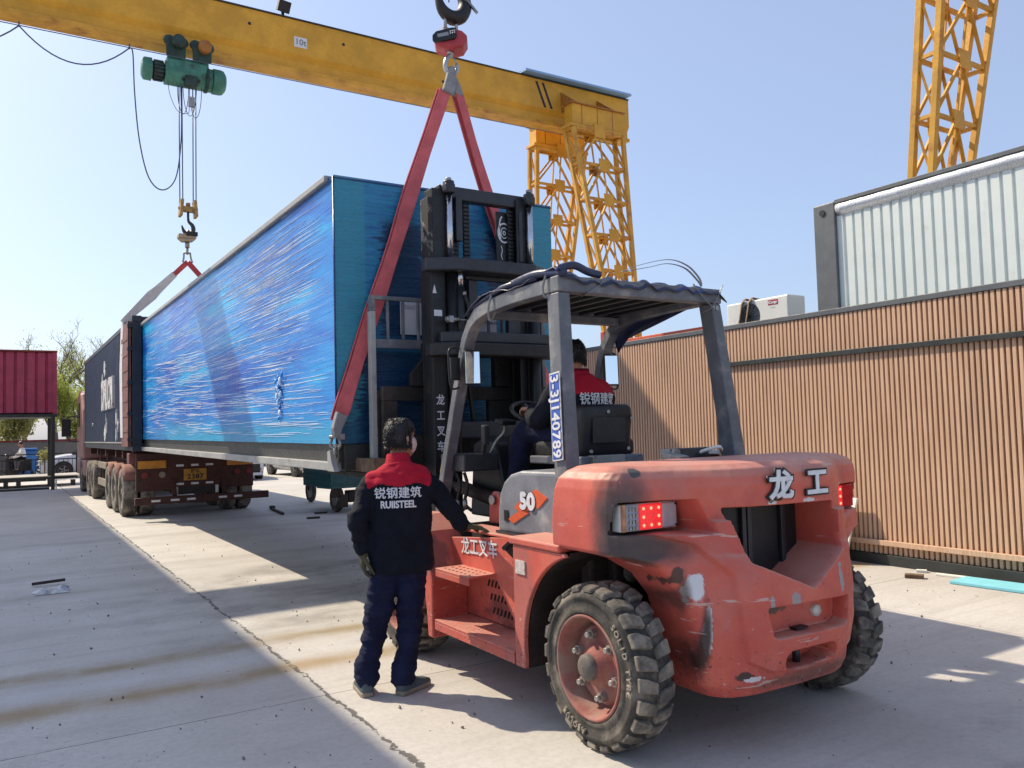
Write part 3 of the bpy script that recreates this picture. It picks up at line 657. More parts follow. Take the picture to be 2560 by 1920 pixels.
# ------------------------------------------------------------------ blue film wrapped cabin
def film_mat(side):
    t = NT('blue_stretch_film_'+side); X, Y, Z = t.xyz()
    U = Y if side == 'long' else X
    if side == 'long':
        # stretched film: strands fan slightly up towards the near end
        cv = t.n.new('ShaderNodeCombineXYZ')
        zz = t.math('SUBTRACT', Z, t.math('MULTIPLY', U, -.035))
        zz = t.math('ADD', zz, t.math('MULTIPLY', t.math('SUBTRACT', t.noise(.22, 2, .5), .5), .08))
        t.l.new(t.math('MULTIPLY', U, .55), cv.inputs[0]); t.l.new(t.math('MULTIPLY', zz, 30), cv.inputs[1])
        cv2 = t.n.new('ShaderNodeCombineXYZ')
        z2 = t.math('ADD', Z, t.math('MULTIPLY', U, -.06)); t.l.new(t.math('MULTIPLY', U, .35), cv2.inputs[0]); t.l.new(t.math('MULTIPLY', z2, 1.9), cv2.inputs[1])
        s1 = t.noise(1.0, 6, .62, cv.outputs[0]); s2 = t.noise(1.0, 4, .6, cv2.outputs[0])
        cv3 = t.n.new('ShaderNodeCombineXYZ'); t.l.new(t.math('MULTIPLY', U, 1.1), cv3.inputs[0]); t.l.new(t.math('MULTIPLY', zz, 46), cv3.inputs[1]); t.l.new(U, cv3.inputs[2])
        s3 = t.noise(1.0, 3, .5, cv3.outputs[0])
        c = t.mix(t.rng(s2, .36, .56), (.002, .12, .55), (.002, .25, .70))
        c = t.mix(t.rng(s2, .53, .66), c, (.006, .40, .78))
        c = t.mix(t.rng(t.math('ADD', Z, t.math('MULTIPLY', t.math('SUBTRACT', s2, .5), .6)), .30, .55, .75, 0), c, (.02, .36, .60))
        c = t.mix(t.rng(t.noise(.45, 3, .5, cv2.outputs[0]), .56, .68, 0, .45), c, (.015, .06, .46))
        ln = t.rng(s1, .62, .70)  # pale strands: whitened stretched film, plus glints painted into the colour
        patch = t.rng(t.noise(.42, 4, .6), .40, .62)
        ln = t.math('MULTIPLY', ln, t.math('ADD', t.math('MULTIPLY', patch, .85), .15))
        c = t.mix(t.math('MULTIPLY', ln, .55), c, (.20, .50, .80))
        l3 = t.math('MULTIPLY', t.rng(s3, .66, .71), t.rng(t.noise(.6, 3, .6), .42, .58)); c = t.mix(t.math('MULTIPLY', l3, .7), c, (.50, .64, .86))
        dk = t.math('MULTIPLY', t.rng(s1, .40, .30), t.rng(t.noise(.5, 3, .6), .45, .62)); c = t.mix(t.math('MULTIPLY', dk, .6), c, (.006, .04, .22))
        # pane behind the film near the far end
        h = t.math('ADD', t.math('MULTIPLY', s1, 1.0), t.math('MULTIPLY', s3, .5))
        return t.out(c, t.rng(s1, .35, .65, .42, .20), 0, h, .25, .02, .4)
    cv = t.n.new('ShaderNodeCombineXYZ'); t.l.new(t.math('MULTIPLY', U, 1.6), cv.inputs[0]); t.l.new(t.math('MULTIPLY', Z, 42), cv.inputs[1])
    s1 = t.noise(1.0, 6, .65, cv.outputs[0])
    cw = t.n.new('ShaderNodeCombineXYZ'); t.l.new(t.math('MULTIPLY', U, 2.4), cw.inputs[0]); t.l.new(t.math('MULTIPLY', Z, 16), cw.inputs[1]); s2 = t.noise(1.0, 5, .7, cw.outputs[0])
    jag = t.math('ADD', U, t.math('MULTIPLY', t.math('SUBTRACT', s1, .5), .55)); jag2 = t.math('ADD', U, t.math('MULTIPLY', t.math('SUBTRACT', s2, .5), .30))
    c = t.mix(t.rng(s1, .35, .65), (.012, .17, .34), (.022, .24, .44))
    c = t.mix(t.rng(s2, .52, .66, 0, .7), c, (.01, .07, .30))
    # light teal posts of the frame at both ends under the film
    for a in (0.0, 2.19):
        d = t.math('ABSOLUTE', t.math('SUBTRACT', U, a)); c = t.mix(t.rng(d, .26, .28, .75, 0), c, (.035, .27, .36))
    # dark panes behind the film, then a wider dark lower patch
    for a, w, z0, z1 in ((.62, .19, 1.05, 2.05), (.98, .16, .62, 1.75), (1.62, .14, 1.3, 2.1), (.72, .5, -.3, .95)):
        d = t.math('ABSOLUTE', t.math('SUBTRACT', jag, a)); k = t.rng(d, w, w+.03, 1, 0)
        kz = t.math('MULTIPLY', t.rng(Z, z0, z0+.1), t.rng(Z, z1, z1+.12, 1, 0)); c = t.mix(t.math('MULTIPLY', t.math('MULTIPLY', k, kz), .88), c, (.004, .022, .075))
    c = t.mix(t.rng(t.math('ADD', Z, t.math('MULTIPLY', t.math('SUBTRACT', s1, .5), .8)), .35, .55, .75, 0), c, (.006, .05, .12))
    c = t.mix(t.rng(s1, .66, .72, 0, .5), c, (.10, .34, .52))
    c = t.mix(t.rng(s1, .34, .28, 0, .8), c, (.004, .03, .10))
    return t.out(c, t.rng(s2, .35, .65, .35, .15), 0, t.math('ADD', s1, s2), .5, .02, .5)
wc = thing('wrapped_cabin', 'long cabin wrapped in shiny blue stretch film, slung between truck and forklift', 'cabin', (2.33, 6.45, 1.30))
wc.rotation_euler = (R(.32), 0, 0)
def grid_face(o, u, v, nu, nv, disp):
    o, u, v = Vector(o), Vector(u), Vector(v); nrm = u.cross(v).normalized(); vs = []; fs = []
    for j in range(nv+1):
        for i in range(nu+1):
            a, b = i/nu, j/nv; p = o + u*a + v*b
            e = min(1, 8*min(a, 1-a, b, 1-b)) if disp else 0
            vs.append(p + nrm*disp(p)*e if disp else p)
    for j in range(nv):
        for i in range(nu): k = j*(nu+1)+i; fs.append((k, k+1, k+nu+2, k+nu+1))
    return vs, fs
random.seed(5)
def dlong(p):
    q = Vector((p.y*.33, (p.z + .03*p.y)*4.5, 0)); return .006*mnoise.noise(q) + .002*mnoise.noise(Vector((p.y*.35, p.z*16+p.y*.3, 3))) + .012*mnoise.noise(Vector((p.y*.5, p.z*1.2, 9)))
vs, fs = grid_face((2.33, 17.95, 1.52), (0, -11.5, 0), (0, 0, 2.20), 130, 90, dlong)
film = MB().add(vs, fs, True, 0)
def dend(p): return .006*mnoise.noise(Vector((p.x*2, p.z*22, 0))) + .012*mnoise.noise(Vector((p.x*2.2, p.z*1.3, 5)))
vs, fs = grid_face((2.33, 6.45, 1.52), (2.19, 0, 0), (0, 0, 2.235), 60, 90, dend); film.add(vs, fs, True, 1)
film.add([(4.52,6.45,1.52),(4.52,17.95,1.52),(4.52,17.95,3.72),(4.52,6.45,3.72)], [(0,1,2,3)], False, 0)
film.add([(2.33,17.95,1.52),(4.52,17.95,1.52),(4.52,17.95,3.72),(2.33,17.95,3.72)], [(3,2,1,0)], False, 0)
# raised creases of the stretched film, with glints painted in as pale colour
rnd = random.Random(12)
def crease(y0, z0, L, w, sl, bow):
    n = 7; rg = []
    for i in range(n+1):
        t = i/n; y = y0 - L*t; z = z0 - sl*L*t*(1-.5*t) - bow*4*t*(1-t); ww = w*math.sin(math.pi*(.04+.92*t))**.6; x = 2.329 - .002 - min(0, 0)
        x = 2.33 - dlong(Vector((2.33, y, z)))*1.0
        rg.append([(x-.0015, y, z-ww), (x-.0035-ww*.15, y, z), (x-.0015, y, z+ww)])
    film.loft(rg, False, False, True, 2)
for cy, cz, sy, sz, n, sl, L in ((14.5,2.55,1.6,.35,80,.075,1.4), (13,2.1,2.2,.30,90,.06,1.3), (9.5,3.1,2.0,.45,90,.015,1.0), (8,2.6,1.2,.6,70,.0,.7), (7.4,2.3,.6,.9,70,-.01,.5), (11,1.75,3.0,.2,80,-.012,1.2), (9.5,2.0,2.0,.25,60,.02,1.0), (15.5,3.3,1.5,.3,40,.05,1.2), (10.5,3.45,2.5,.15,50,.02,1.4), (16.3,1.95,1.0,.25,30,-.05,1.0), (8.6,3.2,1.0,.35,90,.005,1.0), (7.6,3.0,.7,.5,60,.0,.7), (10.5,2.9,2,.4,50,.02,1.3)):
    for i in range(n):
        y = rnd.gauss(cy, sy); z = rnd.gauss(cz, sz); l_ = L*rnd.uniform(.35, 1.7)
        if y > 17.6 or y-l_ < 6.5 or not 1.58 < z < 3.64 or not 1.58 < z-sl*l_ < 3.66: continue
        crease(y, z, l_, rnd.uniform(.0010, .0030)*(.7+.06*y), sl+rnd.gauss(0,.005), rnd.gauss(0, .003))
M['crease'] = paint('film_crease_glint', 'd6e4fa', .35, 0, .12, 9, ('5ea6ee', 3, .52, .75))
# a knot of bunched film low on the near half
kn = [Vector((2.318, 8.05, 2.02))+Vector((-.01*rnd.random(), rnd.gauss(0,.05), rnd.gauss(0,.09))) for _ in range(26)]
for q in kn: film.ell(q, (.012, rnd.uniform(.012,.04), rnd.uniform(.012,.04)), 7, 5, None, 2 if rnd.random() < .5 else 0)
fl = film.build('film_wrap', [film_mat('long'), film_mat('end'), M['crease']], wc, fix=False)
M['film_edge'] = paint('folded_blue_film', '1c3f78', .3, 0, .35, 7)
eg = MB(); eg.tube([(2.327, 6.447, 1.5), (2.327, 6.447, 3.74)], .008, 6); eg.tube([(2.33, 6.447, 3.735), (4.52, 6.447, 3.735)], .008, 6); eg.build('film_fold', M['film_edge'], fl)
# flap of film drooping over the roof edge
fo = MB(); vs, fs = grid_face((2.322, 10.8, 3.70), (0, -4.3, 0), (0, 0, .055), 30, 3, lambda p: .01*mnoise.noise(p*5)); fo.add(vs, fs, True); fo.build('film_flap', M['film_edge'], fl)
M['roof_grey'] = paint('roof_grey_sheet', '9b9c9c', .5, 0, .12, 3)
MB().box((2.29, 6.56, 3.722), (4.56, 17.95, 3.775)).build('roof', M['roof_grey'], wc, .006)
MB().box((2.345, 6.5, 3.66), (4.5, 17.9, 3.721)).build('roof_beam', M['frame_dark'], wc)
MB().box((2.36, 6.48, 1.375), (4.49, 17.9, 1.519)).build('floor_beam', M['frame_dark'], wc)
M['rail_grey'] = paint('pale_grey_rail', 'a2a29f', .5, .1, .15, 3, ('6e6d69', 4, .55, .8))
rl = MB().box((2.30, 6.52, 1.30), (2.40, 17.9, 1.372)).box((4.45, 6.52, 1.30), (4.55, 17.9, 1.372)).build('base_rail', M['rail_grey'], wc, .006)
MB().box((2.39, 6.43, 1.30), (4.46, 6.52, 1.515)).build('end_beam', M['frame_dark'], wc, .006)
en = MB().prism([(6.40, 1.298), (6.56, 1.298), (6.56, 1.46), (6.50, 1.47), (6.46, 1.37)], 'yz', 2.285, 2.335).build('lifting_lug', M['rail_grey'], wc, .004)
# notices taped to the wrapped end
M['paper'] = paint('paper', 'c9c9d2', .8, 0, .05, 5); M['print_red'] = paint('red_print', 'a5373c', .7); M['print_grey'] = paint('grey_print_dark', '4b4d55', .7)
def notice(x0, x1, z0, z1, ring_=True):
    n = MB().box((x0, 6.420, z0), (x1, 6.424, z1)).build('notice', M['paper'], wc)
    x = (x0+x1)/2; h = z1-z0
    if not ring_:
        text('TIXCI', .05, paint('faint_print', '9a9cae', .8), n, (x, 6.417, z1-h*.22), (1,0,0), (0,0,1)); return n
    ring = MB().tube([(x+.11*math.cos(a), 6.418, z1-.02+.11*math.sin(a)) for a in [math.pi+math.pi*i/12 for i in range(13)]], .016, 6, flat=.2, ref=(0,1,0)); ring.build('emblem', M['print_red'], n)
    text('NO TOUCH', .045, M['print_grey'], n, (x, 6.417, z1-h*.5), (1,0,0), (0,0,1), off=.001)
    text('DO NOT OPEN IT', .033, M['print_grey'], n, (x, 6.417, z1-h*.68), (1,0,0), (0,0,1))
    return n
notice(2.90, 3.10, 2.44, 2.74, False); notice(3.60, 3.86, 2.46, 2.82)
# timber packer between forks and load
tb = MB().obox((2.62, 6.30, 1.345), (.14, .28, .055), (0, .02, -.02)).build('timber_packer', M['wood'], None, .008)
tag(tb, 'thick brown timber packer lying on the fork under the near corner of the blue load', 'timber')
# ------------------------------------------------------------------ container truck
def wheel_set(parent, x, y, r=.5, w=.28, side=-1, name='wheel', mt='dusty_rubber', dual=True):
    o = MB(); xs = x
    prof = [(r*.60, 0), (r*.74, .012), (r*.93, .004), (r*.985, .03), (r, .06), (r, w-.06), (r*.985, w-.03), (r*.93, w), (r*.6, w)]
    wl = MB().lathe([(r*.56, .02)]+prof+[(r*.56, w-.02)], (x, y, r), (-side, 0, 0), 36, closed=False).build(name, M[mt], parent)
    rm = MB().lathe([(r*.58, .015), (r*.55, .05), (r*.30, .13), (r*.28, .09), (r*.14, .09), (r*.13, .02), (.005, .02)], (x, y, r), (-side, 0, 0), 28, closed=False)
    for q in range(8): a = q*math.pi/4; rm.cyl((x-side*.07, y+r*.22*math.cos(a), r+r*.22*math.sin(a)), (x-side*.11, y+r*.22*math.cos(a), r+r*.22*math.sin(a)), .018, n=6)
    rm.build('rim', M['rim_dust'], wl)
    if dual: MB().lathe([(r*.56, .02)]+prof+[(r*.56, w-.02)], (x-side*(w+.05), y, r), (-side, 0, 0), 30, closed=False).build('inner_tyre', M[mt], wl)
    return wl
M['rim_dust'] = paint('dusty_rim', '8a7f70', .8, 0, .2, 8)
M['navy_corr'] = paint('navy_container_paint', '2b3a55', .55, 0, .18, 2.5, ('5a6275', 5, .6, .85), ('a9acb2', 3.3, .735), .05)
M['door_red'] = paint('brown_red_door_paint', '7a4a44', .6, 0, .2, 5, ('3e2a28', 4, .55, .8))
M['navy_dark'] = paint('dark_navy_paint', '1d2634', .5, 0, .2, 4, ('3d4450', 5, .6, .85))
ct = thing('shipping_container', 'dark navy corrugated shipping container with worn white lettering on the truck, doors open', 'shipping container', (3.37, 17.2, 1.36))
L_, Rr, YA, YB_ = 2.15, 4.59, 17.2, 27.9
def corr(x, s, y0, y1, z0, z1):
    pf = []; y = y0
    while y < y1: pf += [(x, y), (x, y+.07), (x+s*.036, y+.115), (x+s*.036, y+.185)]; y += .23
    vs = []; fs = []
    for a in pf: vs += [(a[0], a[1], z0), (a[0], a[1], z1)]
    for i in range(len(pf)-1): fs.append((2*i, 2*i+2, 2*i+3, 2*i+1))
    return MB().add(vs, fs)
wl_ = corr(L_+.01, 1, YA+.16, YB_-.1, 1.5, 3.88); w2 = corr(Rr-.01, -1, YA+.16, YB_-.1, 1.5, 3.88)
wl_.add(w2.v, w2.f); wl_.add([(L_+.05,YA+.1,3.93),(Rr-.05,YA+.1,3.93),(Rr-.05,YB_,3.93),(L_+.05,YB_,3.93)], [(0,1,2,3)]); wl_.add([(L_,YB_-.05,1.4),(Rr,YB_-.05,1.4),(Rr,YB_-.05,3.9),(L_,YB_-.05,3.9)], [(0,1,2,3)])
cwall = wl_.build('wall', M['navy_corr'], ct)
MB().box((L_, YA+.151, 3.86), (L_+.07, YB_, 3.96)).box((Rr-.07, YA+.151, 3.86), (Rr, YB_, 3.96)).build('top_rail', M['navy_dark'], ct, .006)
MB().box((L_, YA+.151, 1.36), (L_+.08, YB_, 1.50)).box((Rr-.08, YA+.151, 1.36), (Rr, YB_, 1.50)).build('bottom_rail', M['navy_dark'], ct, .006)
MB().box((L_+.005, YA+.2, 1.501), (L_-.012, YB_, 1.53)).build('rail_edge', M['rail_grey'], ct)
ps_ = MB().box((L_-.005, YA, 1.36), (L_+.165, YA+.15, 3.97)).box((Rr-.165, YA, 1.36), (Rr+.005, YA+.15, 3.97)).box((L_-.0, YB_-.14, 1.36), (L_+.15, YB_+.01, 3.97)); build_each(ps_, 'corner_post', M['navy_dark'], ct, .008)
MB().box((L_+.166, YA+.01, 3.80), (Rr-.166, YA+.14, 3.965)).build('header', M['navy_dark'], ct, .006)
MB().box((L_+.166, YA+.01, 1.36), (Rr-.166, YA+.14, 1.50)).build('sill', M['navy_dark'], ct, .006)
cc = MB()
for x in (L_-.012, Rr-.15):
    for z in (1.35, 3.86): cc.box((x, YA-.012, z), (x+.17, YA+.17, z+.12))
build_each(cc, 'corner_casting', M['navy_dark'], ct, .01)
ds = MB(); hb_ = MB()
for side, xo in ((-1, L_-.065), (1, Rr+.02)):
    ds.box((xo, YA+.06, 1.44), (xo+.045, YA+1.22, 3.87))
    for i in range(7):
        z = 1.72 + i*.30
        ds.prism([(z, xo-.002), (z+.05, xo-.03), (z+.12, xo-.03), (z+.17, xo-.002)], 'xz', 0, 0) if False else None
        ds.box((xo-.010, YA+.16, z), (xo-.001, YA+1.12, z+.09))
    for z in (1.55, 2.05, 2.65, 3.3, 3.75): hb_.box((xo-.03, YA-.02, z), (xo+.06, YA+.09, z+.06))
dr = ds.build('door', M['door_red'], ct, .008); hb_.build('hinge', M['navy_dark'], dr)
MB().box((L_-.078, YA+.05, 1.44), (L_-.066, YA+.11, 3.87)).build('door_gasket', M['black'], dr)
M['letter_worn'] = paint('worn_white_lettering', 'c5c6c6', .7, 0, .12, 12, ('2b3a55', 9, .57, .62))
for s_, y_, z_, h_ in (('DNLCN', 21.5, 2.62, .95),):
    text(s_, h_, M['letter_worn'], cwall, (L_-.004, y_, z_), (0,-1,0), (0,0,1), off=.04, ext=.03, sx=.72)
pw = MB(); random.seed(4)
for y, z, a, b in ((22.3, 3.35, .3, .22), (22.8, 3.1, .14, .16), (23.0, 2.95, .08, .1), (22.2, 1.72, .3, .2), (21.9, 1.9, .14, .2), (19.9, 2.05, .18, .22), (19.9, 1.72, .16, .2), (19.6, 1.9, .1, .12), (25.4, 2.0, .1, .06), (22.0, 2.1, .05, .1)):
    n = 11; pts = []
    for k in range(n): q = 2*math.pi*k/n; rr = random.uniform(.55, 1.25); pts.append((y+a*rr*math.cos(q)*.6, z+b*rr*math.sin(q)))
    pw.prism(pts, 'yz', L_-.004, L_+.03)
build_each(pw, 'paint_patch', M['letter_worn'], cwall)
# trailer and tractor
tk = thing('container_truck', 'reddish-brown tractor and skeletal trailer carrying the navy container, three axles at the rear', 'truck', (3.37, 17.3, 0))
M['trailer_red'] = paint('trailer_red_brown', '4a261f', .7, 0, .3, 3, ('241614', 3, .45, .75), None, .1)
ch = MB().box((2.85, 17.5, .98), (3.03, 28, 1.30)).box((3.72, 17.5, .98), (3.90, 28, 1.30))
for y in (17.6, 19.2, 20.4, 22.5, 24.5, 26.5): ch.box((2.2, y, 1.18), (4.55, y+.16, 1.345))
frm = ch.build('chassis', M['trailer_red'], tk, .01)
rp_ = MB().box((2.22, 17.34, .56), (4.45, 17.44, 1.30)).build('rear_panel', M['trailer_red'], tk, .01)
MB().box((2.98, 17.325, .47), (3.76, 17.338, .62)).build('step_recess', M['black'], rp_)
MB().box((2.25, 17.30, 1.005), (2.76, 17.336, 1.155)).box((3.92, 17.30, 1.005), (4.43, 17.336, 1.155)).build('reflector_board', paint('orange_reflector', 'c4812a', .4, 0, .2, 14), rp_, .004)
for x, m in ((2.37, 'red_rust'), (2.69, 'rim_dust'), (4.12, 'red_rust'), (4.36, 'red_rust')):
    MB().cyl((x, 17.31, .875), (x, 17.339, .875), .06, n=20).build('tail_lamp', M[m], rp_)
MB().box((3.09, 17.315, .74), (3.52, 17.336, .965)).build('number_plate', paint('yellow_plate', 'b0812c', .5, 0, .2, 9), rp_, .003)
text('2387', .13, M['black_paint'], rp_, (3.305, 17.312, .81), (1,0,0), (0,0,1), off=.004, sx=1.1, sp=1.1)
text('\u9655 \u6302', .07, M['black_paint'], rp_, (3.305, 17.312, .915), (1,0,0), (0,0,1), off=.002)
rf = MB()
for x in (3.02, 3.30, 3.58): rf.box((x-.07, 17.33, 1.02), (x+.07, 17.337, 1.06)).box((x-.07, 17.33, .655), (x+.07, 17.337, .695))
for x in (2.95, 3.72): rf.box((x-.03, 17.32, .47), (x+.03, 17.337, .62))
for x in (2.55, 2.9, 3.2, 3.8, 4.1): rf.box((x-.08, 17.163, .36), (x+.08, 17.169, .40))
build_each(rf, 'reflective_strip', M['white_paint'], rp_)
MB().box((2.18, 17.17, .31), (4.72, 17.29, .45)).build('bumper', M['trailer_red'], tk, .01)
mb = MB()
for x in (2.9, 3.85): mb.beam((x, 17.23, .45), (x, 17.42, .9), .08, .08)
mb.build('bumper_stay', M['trailer_red'], tk)
MB().box((2.12, 17.55, 1.10), (2.5, 17.86, 1.31)).box((4.25, 17.55, 1.10), (4.6, 17.86, 1.31)).build('twistlock_box', M['door_red'], tk, .012)
fd = MB()
for y in (18.7, 19.95, 21.2):
    fd.tube([(2.30, y+.50*math.cos(a), .53+.53*math.sin(a)) for a in [R(25)+R(130)*i/8 for i in range(9)]], (.20, .012), 8, ref=(0,0,1))
fd.build('mudguard', paint('dusty_pink_mudguard', '9a6a5e', .8, 0, .2, 5), tk)
for y in (18.7, 19.95, 21.2):
    wheel_set(tk, 2.10, y, .5, .27, -1); wheel_set(tk, 4.66, y, .5, .27, 1)
for y in (24.9, 26.2): wheel_set(tk, 2.10, y, .5, .27, -1); wheel_set(tk, 4.66, y, .5, .27, 1)
wheel_set(tk, 2.10, 28.6, .5, .27, -1, dual=False); wheel_set(tk, 4.66, 28.6, .5, .27, 1, dual=False)
MB().box((2.18, 21.9, .86), (2.24, 24.2, 1.02)).box((2.18, 21.9, .42), (2.24, 24.2, .60)).build('side_guard', M['rim_dust'], tk, .01)
mb = MB()
for y in (22.2, 23.8): mb.box((2.20, y, .45), (2.24, y+.05, 1.25))
mb.build('guard_post', M['trailer_red'], tk)
M['cab_pink'] = paint('faded_maroon_cab', 'ae8178', .6, 0, .12, 3, ('7a5a52', 4, .58, .85))
cb = MB().prism([(28.15, 1.0), (30.3, 1.0), (30.4, 1.9), (30.15, 3.0), (29.6, 3.15), (28.6, 3.0), (28.15, 2.5)], 'yz', 2.12, 4.62).build('cab', M['cab_pink'], tk, .06, 3)
MB().prism([(29.15, 2.0), (30.1, 2.0), (29.95, 2.75), (29.15, 2.75)], 'yz', 2.10, 2.135).build('side_window', M['glass'], cb)
MB().box((2.12, 27.3, .5), (4.62, 30.35, .98)).build('skirt', M['cab_pink'], tk, .05)
MB().tube(cat([(2.12, 29.7, 2.3), (1.95, 29.85, 2.35), (1.78, 29.9, 2.28)]), .02, 6).tube(cat([(2.12, 29.7, 1.55), (1.9, 29.85, 1.55), (1.78, 29.9, 1.7)]), .02, 6).obox((1.78, 29.9, 1.98), (.13, .07, .28)).build('mirror', M['black'], cb, .03)
# ------------------------------------------------------------------ cars
def make_car(label, loc, rz, body, h=1.5, plate='blue', group='parked cars'):
    c = thing('parked_car', label, 'car', loc, group); of = Vector(loc)
    def S(y, w, z0, z1, crown=.0):
        return [of+Vector(p) for p in ((-w*.9, y, z0), (-w, y, z0+.12), (-w, y, (z0+z1)/2), (-w*.95, y, z1-.05), (-w*.7, y, z1), (0, y, z1+crown), (w*.7, y, z1), (w*.95, y, z1-.05), (w, y, (z0+z1)/2), (w, y, z0+.12), (w*.9, y, z0), (0, y, z0-.02))]
    W_ = .90
    rings = [S(-2.28, W_*.72, .36, .62), S(-2.22, W_*.86, .24, .78), S(-2.0, W_*.97, .22, .86, .02), S(-1.2, W_, .22, .98, .03), S(-.6, W_, .22, 1.02), S(1.2, W_, .22, 1.03), S(1.9, W_*.97, .24, 1.02), S(2.2, W_*.88, .28, .96), S(2.27, W_*.75, .4, .8)]
    b = MB().loft(rings, True, True).build('body', body, c)
    def G(y, w, z): return [of+Vector(p) for p in ((-w, y, z), (-w*.9, y, z+.0), (w*.9, y, z), (w, y, z))]
    ch = MB(); cab = [(-1.05, .80, 1.0), (-.35, .70, h-.06), (.1, .66, h), (1.0, .66, h-.03), (1.6, .68, h-.25), (2.0, .74, 1.02)]
    rr = []
    for y, w, z in cab: rr.append([of+Vector(p) for p in ((-w-.06, y, 1.0 if z > 1.01 else .99), (-w, y, max(1.0, z-.05)), (-w*.8, y, max(1.005, z)), (w*.8, y, max(1.005, z)), (w, y, max(1.0, z-.05)), (w+.06, y, 1.0 if z > 1.01 else .99))])
    ch.loft(rr, True, True); gl = ch.build('windows', M['glass'], c)
    MB().loft([[of+Vector((x*.97, y, z+.006)) for x, z in ((-w*.8, max(1.0, zz)), (0, max(1.0, zz)+.02), (w*.8, max(1.0, zz)))] for y, w, zz in cab[1:5]], False, False).build('roof', body, c)
    for sx in (-1, 1):
        for y in (-1.38, 1.36):
            x = sx*.91; wl = MB().lathe([(.2, .02), (.3, 0), (.325, .03), (.325, .19), (.3, .22), (.2, .2)], of+Vector((x, y, .325)), (-sx, 0, 0), 28, closed=False).build('wheel', M['rubber'], c)
            rm = MB().lathe([(.205, .03), (.21, .0), (.185, .01), (.05, .035), (.02, .02)], of+Vector((x, y, .325)), (-sx, 0, 0), 24, closed=False)
            for q in range(5): a = q*2*math.pi/5; rm.beam(of+Vector((x+sx*.006, y, .325)), of+Vector((x+sx*.006, y+.19*math.cos(a), .325+.19*math.sin(a))), .05, .02, (1,0,0))
            rm.build('rim', M['zinc'], wl)
    arch = MB()
    for sx in (-1, 1):
        for y in (-1.38, 1.36): arch.cyl(of+Vector((sx*.90, y, .34)), of+Vector((sx*.905, y, .34)), .375, n=24)
    build_each(arch, 'wheel_arch', M['black'], c)
    MB().obox(of+Vector((0, -2.255, .42)), (.70, .06, .15)).obox(of+Vector((0, -2.27, .66)), (.45, .04, .07)).build('grille', M['black'], c, .03)
    MB().obox(of+Vector((0, -2.30, .22)), (.78, .05, .05)).build('lip', body, c, .02)
    for sx in (-1, 1):
        MB().obox(of+Vector((sx*.66, -2.17, .70)), (.18, .08, .06), (0, 0, sx*-.35)).build('headlight', M['chrome'], c, .02)
        MB().obox(of+Vector((sx*.66, -2.21, .42)), (.12, .07, .035), (0, sx*.3, sx*-.3)).build('fog_light', M['chrome'], c, .01)
        MB().obox(of+Vector((sx*.98, -.75, 1.02)), (.09, .05, .06)).build('mirror', body, c, .02)
    MB().obox(of+Vector((0, -2.325, .46)), (.22, .008, .07)).build('number_plate', paint('blue_number_plate', '2b55b0', .5, 0, .1, 9), c, .003)
    c.rotation_euler = (0, 0, rz); return c
M['car_white'] = paint('white_car_paint', 'd4d6da', .22, 0, .03, 1, None, None, 0); M['car_silver'] = paint('silver_car_paint', 'a9acb0', .25, .5, .05, 1, None, None, 0); M['car_grey'] = paint('grey_car_paint', '6f747c', .25, .4, .05, 1, None, None, 0)
make_car('white car with a black grille parked facing the yard, nearest the trailer', (7.25, 31.7, 0), R(-4), M['car_white'], 1.65)
make_car('silver car parked right of the white one, seen side and front under the blue load', (10.02, 31.45, 0), R(3), M['car_silver'])
make_car('white car parked across the yard behind the black barrier, beside the truck cab', (3.6, 39.9, 0), R(-90), M['car_white'])
# ------------------------------------------------------------------ teal cargo tricycle
M['teal'] = paint('teal_paint', '1f5a60', .5, 0, .2, 5, ('2a3634', 5, .55, .8))
tr = thing('cargo_tricycle', 'teal cargo tricycle with a slatted steel load bed, standing beyond the worker in blue', 'tricycle', (6.15, 16.2, 0))
bx = MB().box((5.52, 15.62, .50), (6.80, 17.4, .56)).box((5.52, 15.62, .561), (5.56, 17.4, 1.0)).box((6.76, 15.62, .561), (6.80, 17.4, 1.0)).box((5.561, 15.62, .561), (6.759, 15.66, 1.0)).box((5.561, 17.36, .561), (6.759, 17.4, 1.0)).build('load_bed', M['teal'], tr, .008)
rb = MB()
for z in (.60, .70, .80, .92):
    for i in range(5): rb.box((5.60+i*.235, 15.595, z), (5.78+i*.235, 15.622, z+.035))
    rb.box((5.50, 15.7, z), (5.522, 17.3, z+.035))
rb.build('pressed_rib', M['teal'], bx, .006)
for x in (5.80, 6.55):
    w = MB().lathe([(.14, .03), (.225, .0), (.262, .04), (.262, .11), (.225, .15), (.14, .12)], (x-.075, 16.1, .262), (1,0,0), 30, closed=False).build('wheel', M['rubber'], tr); MB().cyl((x-.06, 16.1, .262), (x+.06, 16.1, .262), .14, n=20).build('rim', M['zinc'], w)
MB().cyl((5.8, 16.1, .27), (6.55, 16.1, .27), .035, n=10).obox((6.12, 16.1, .3), (.12, .12, .12)).build('axle', M['black'], tr, .02)
MB().obox((5.64, 15.72, .42), (.09, .01, .10)).obox((5.80, 15.68, .25), (.08, .006, .13)).build('mud_flap', M['black'], tr)
MB().beam((6.16, 17.3, .42), (6.16, 18.3, .40), .09, .09).beam((6.16, 18.3, .40), (6.16, 18.75, .95), .06, .06).build('frame', M['teal'], tr)
MB().obox((6.16, 17.95, .80), (.15, .28, .06)).obox((6.16, 17.8, .6), (.1, .15, .15)).build('saddle', M['black'], tr, .03)
w = MB().lathe([(.18, .03), (.255, .0), (.28, .03), (.28, .07), (.255, .1), (.18, .07)], (6.11, 18.85, .28), (1,0,0), 30, closed=False).build('wheel', M['rubber'], tr)
MB().cyl((6.13, 18.85, .28), (6.19, 18.85, .28), .185, n=22).build('rim', M['zinc'], w)
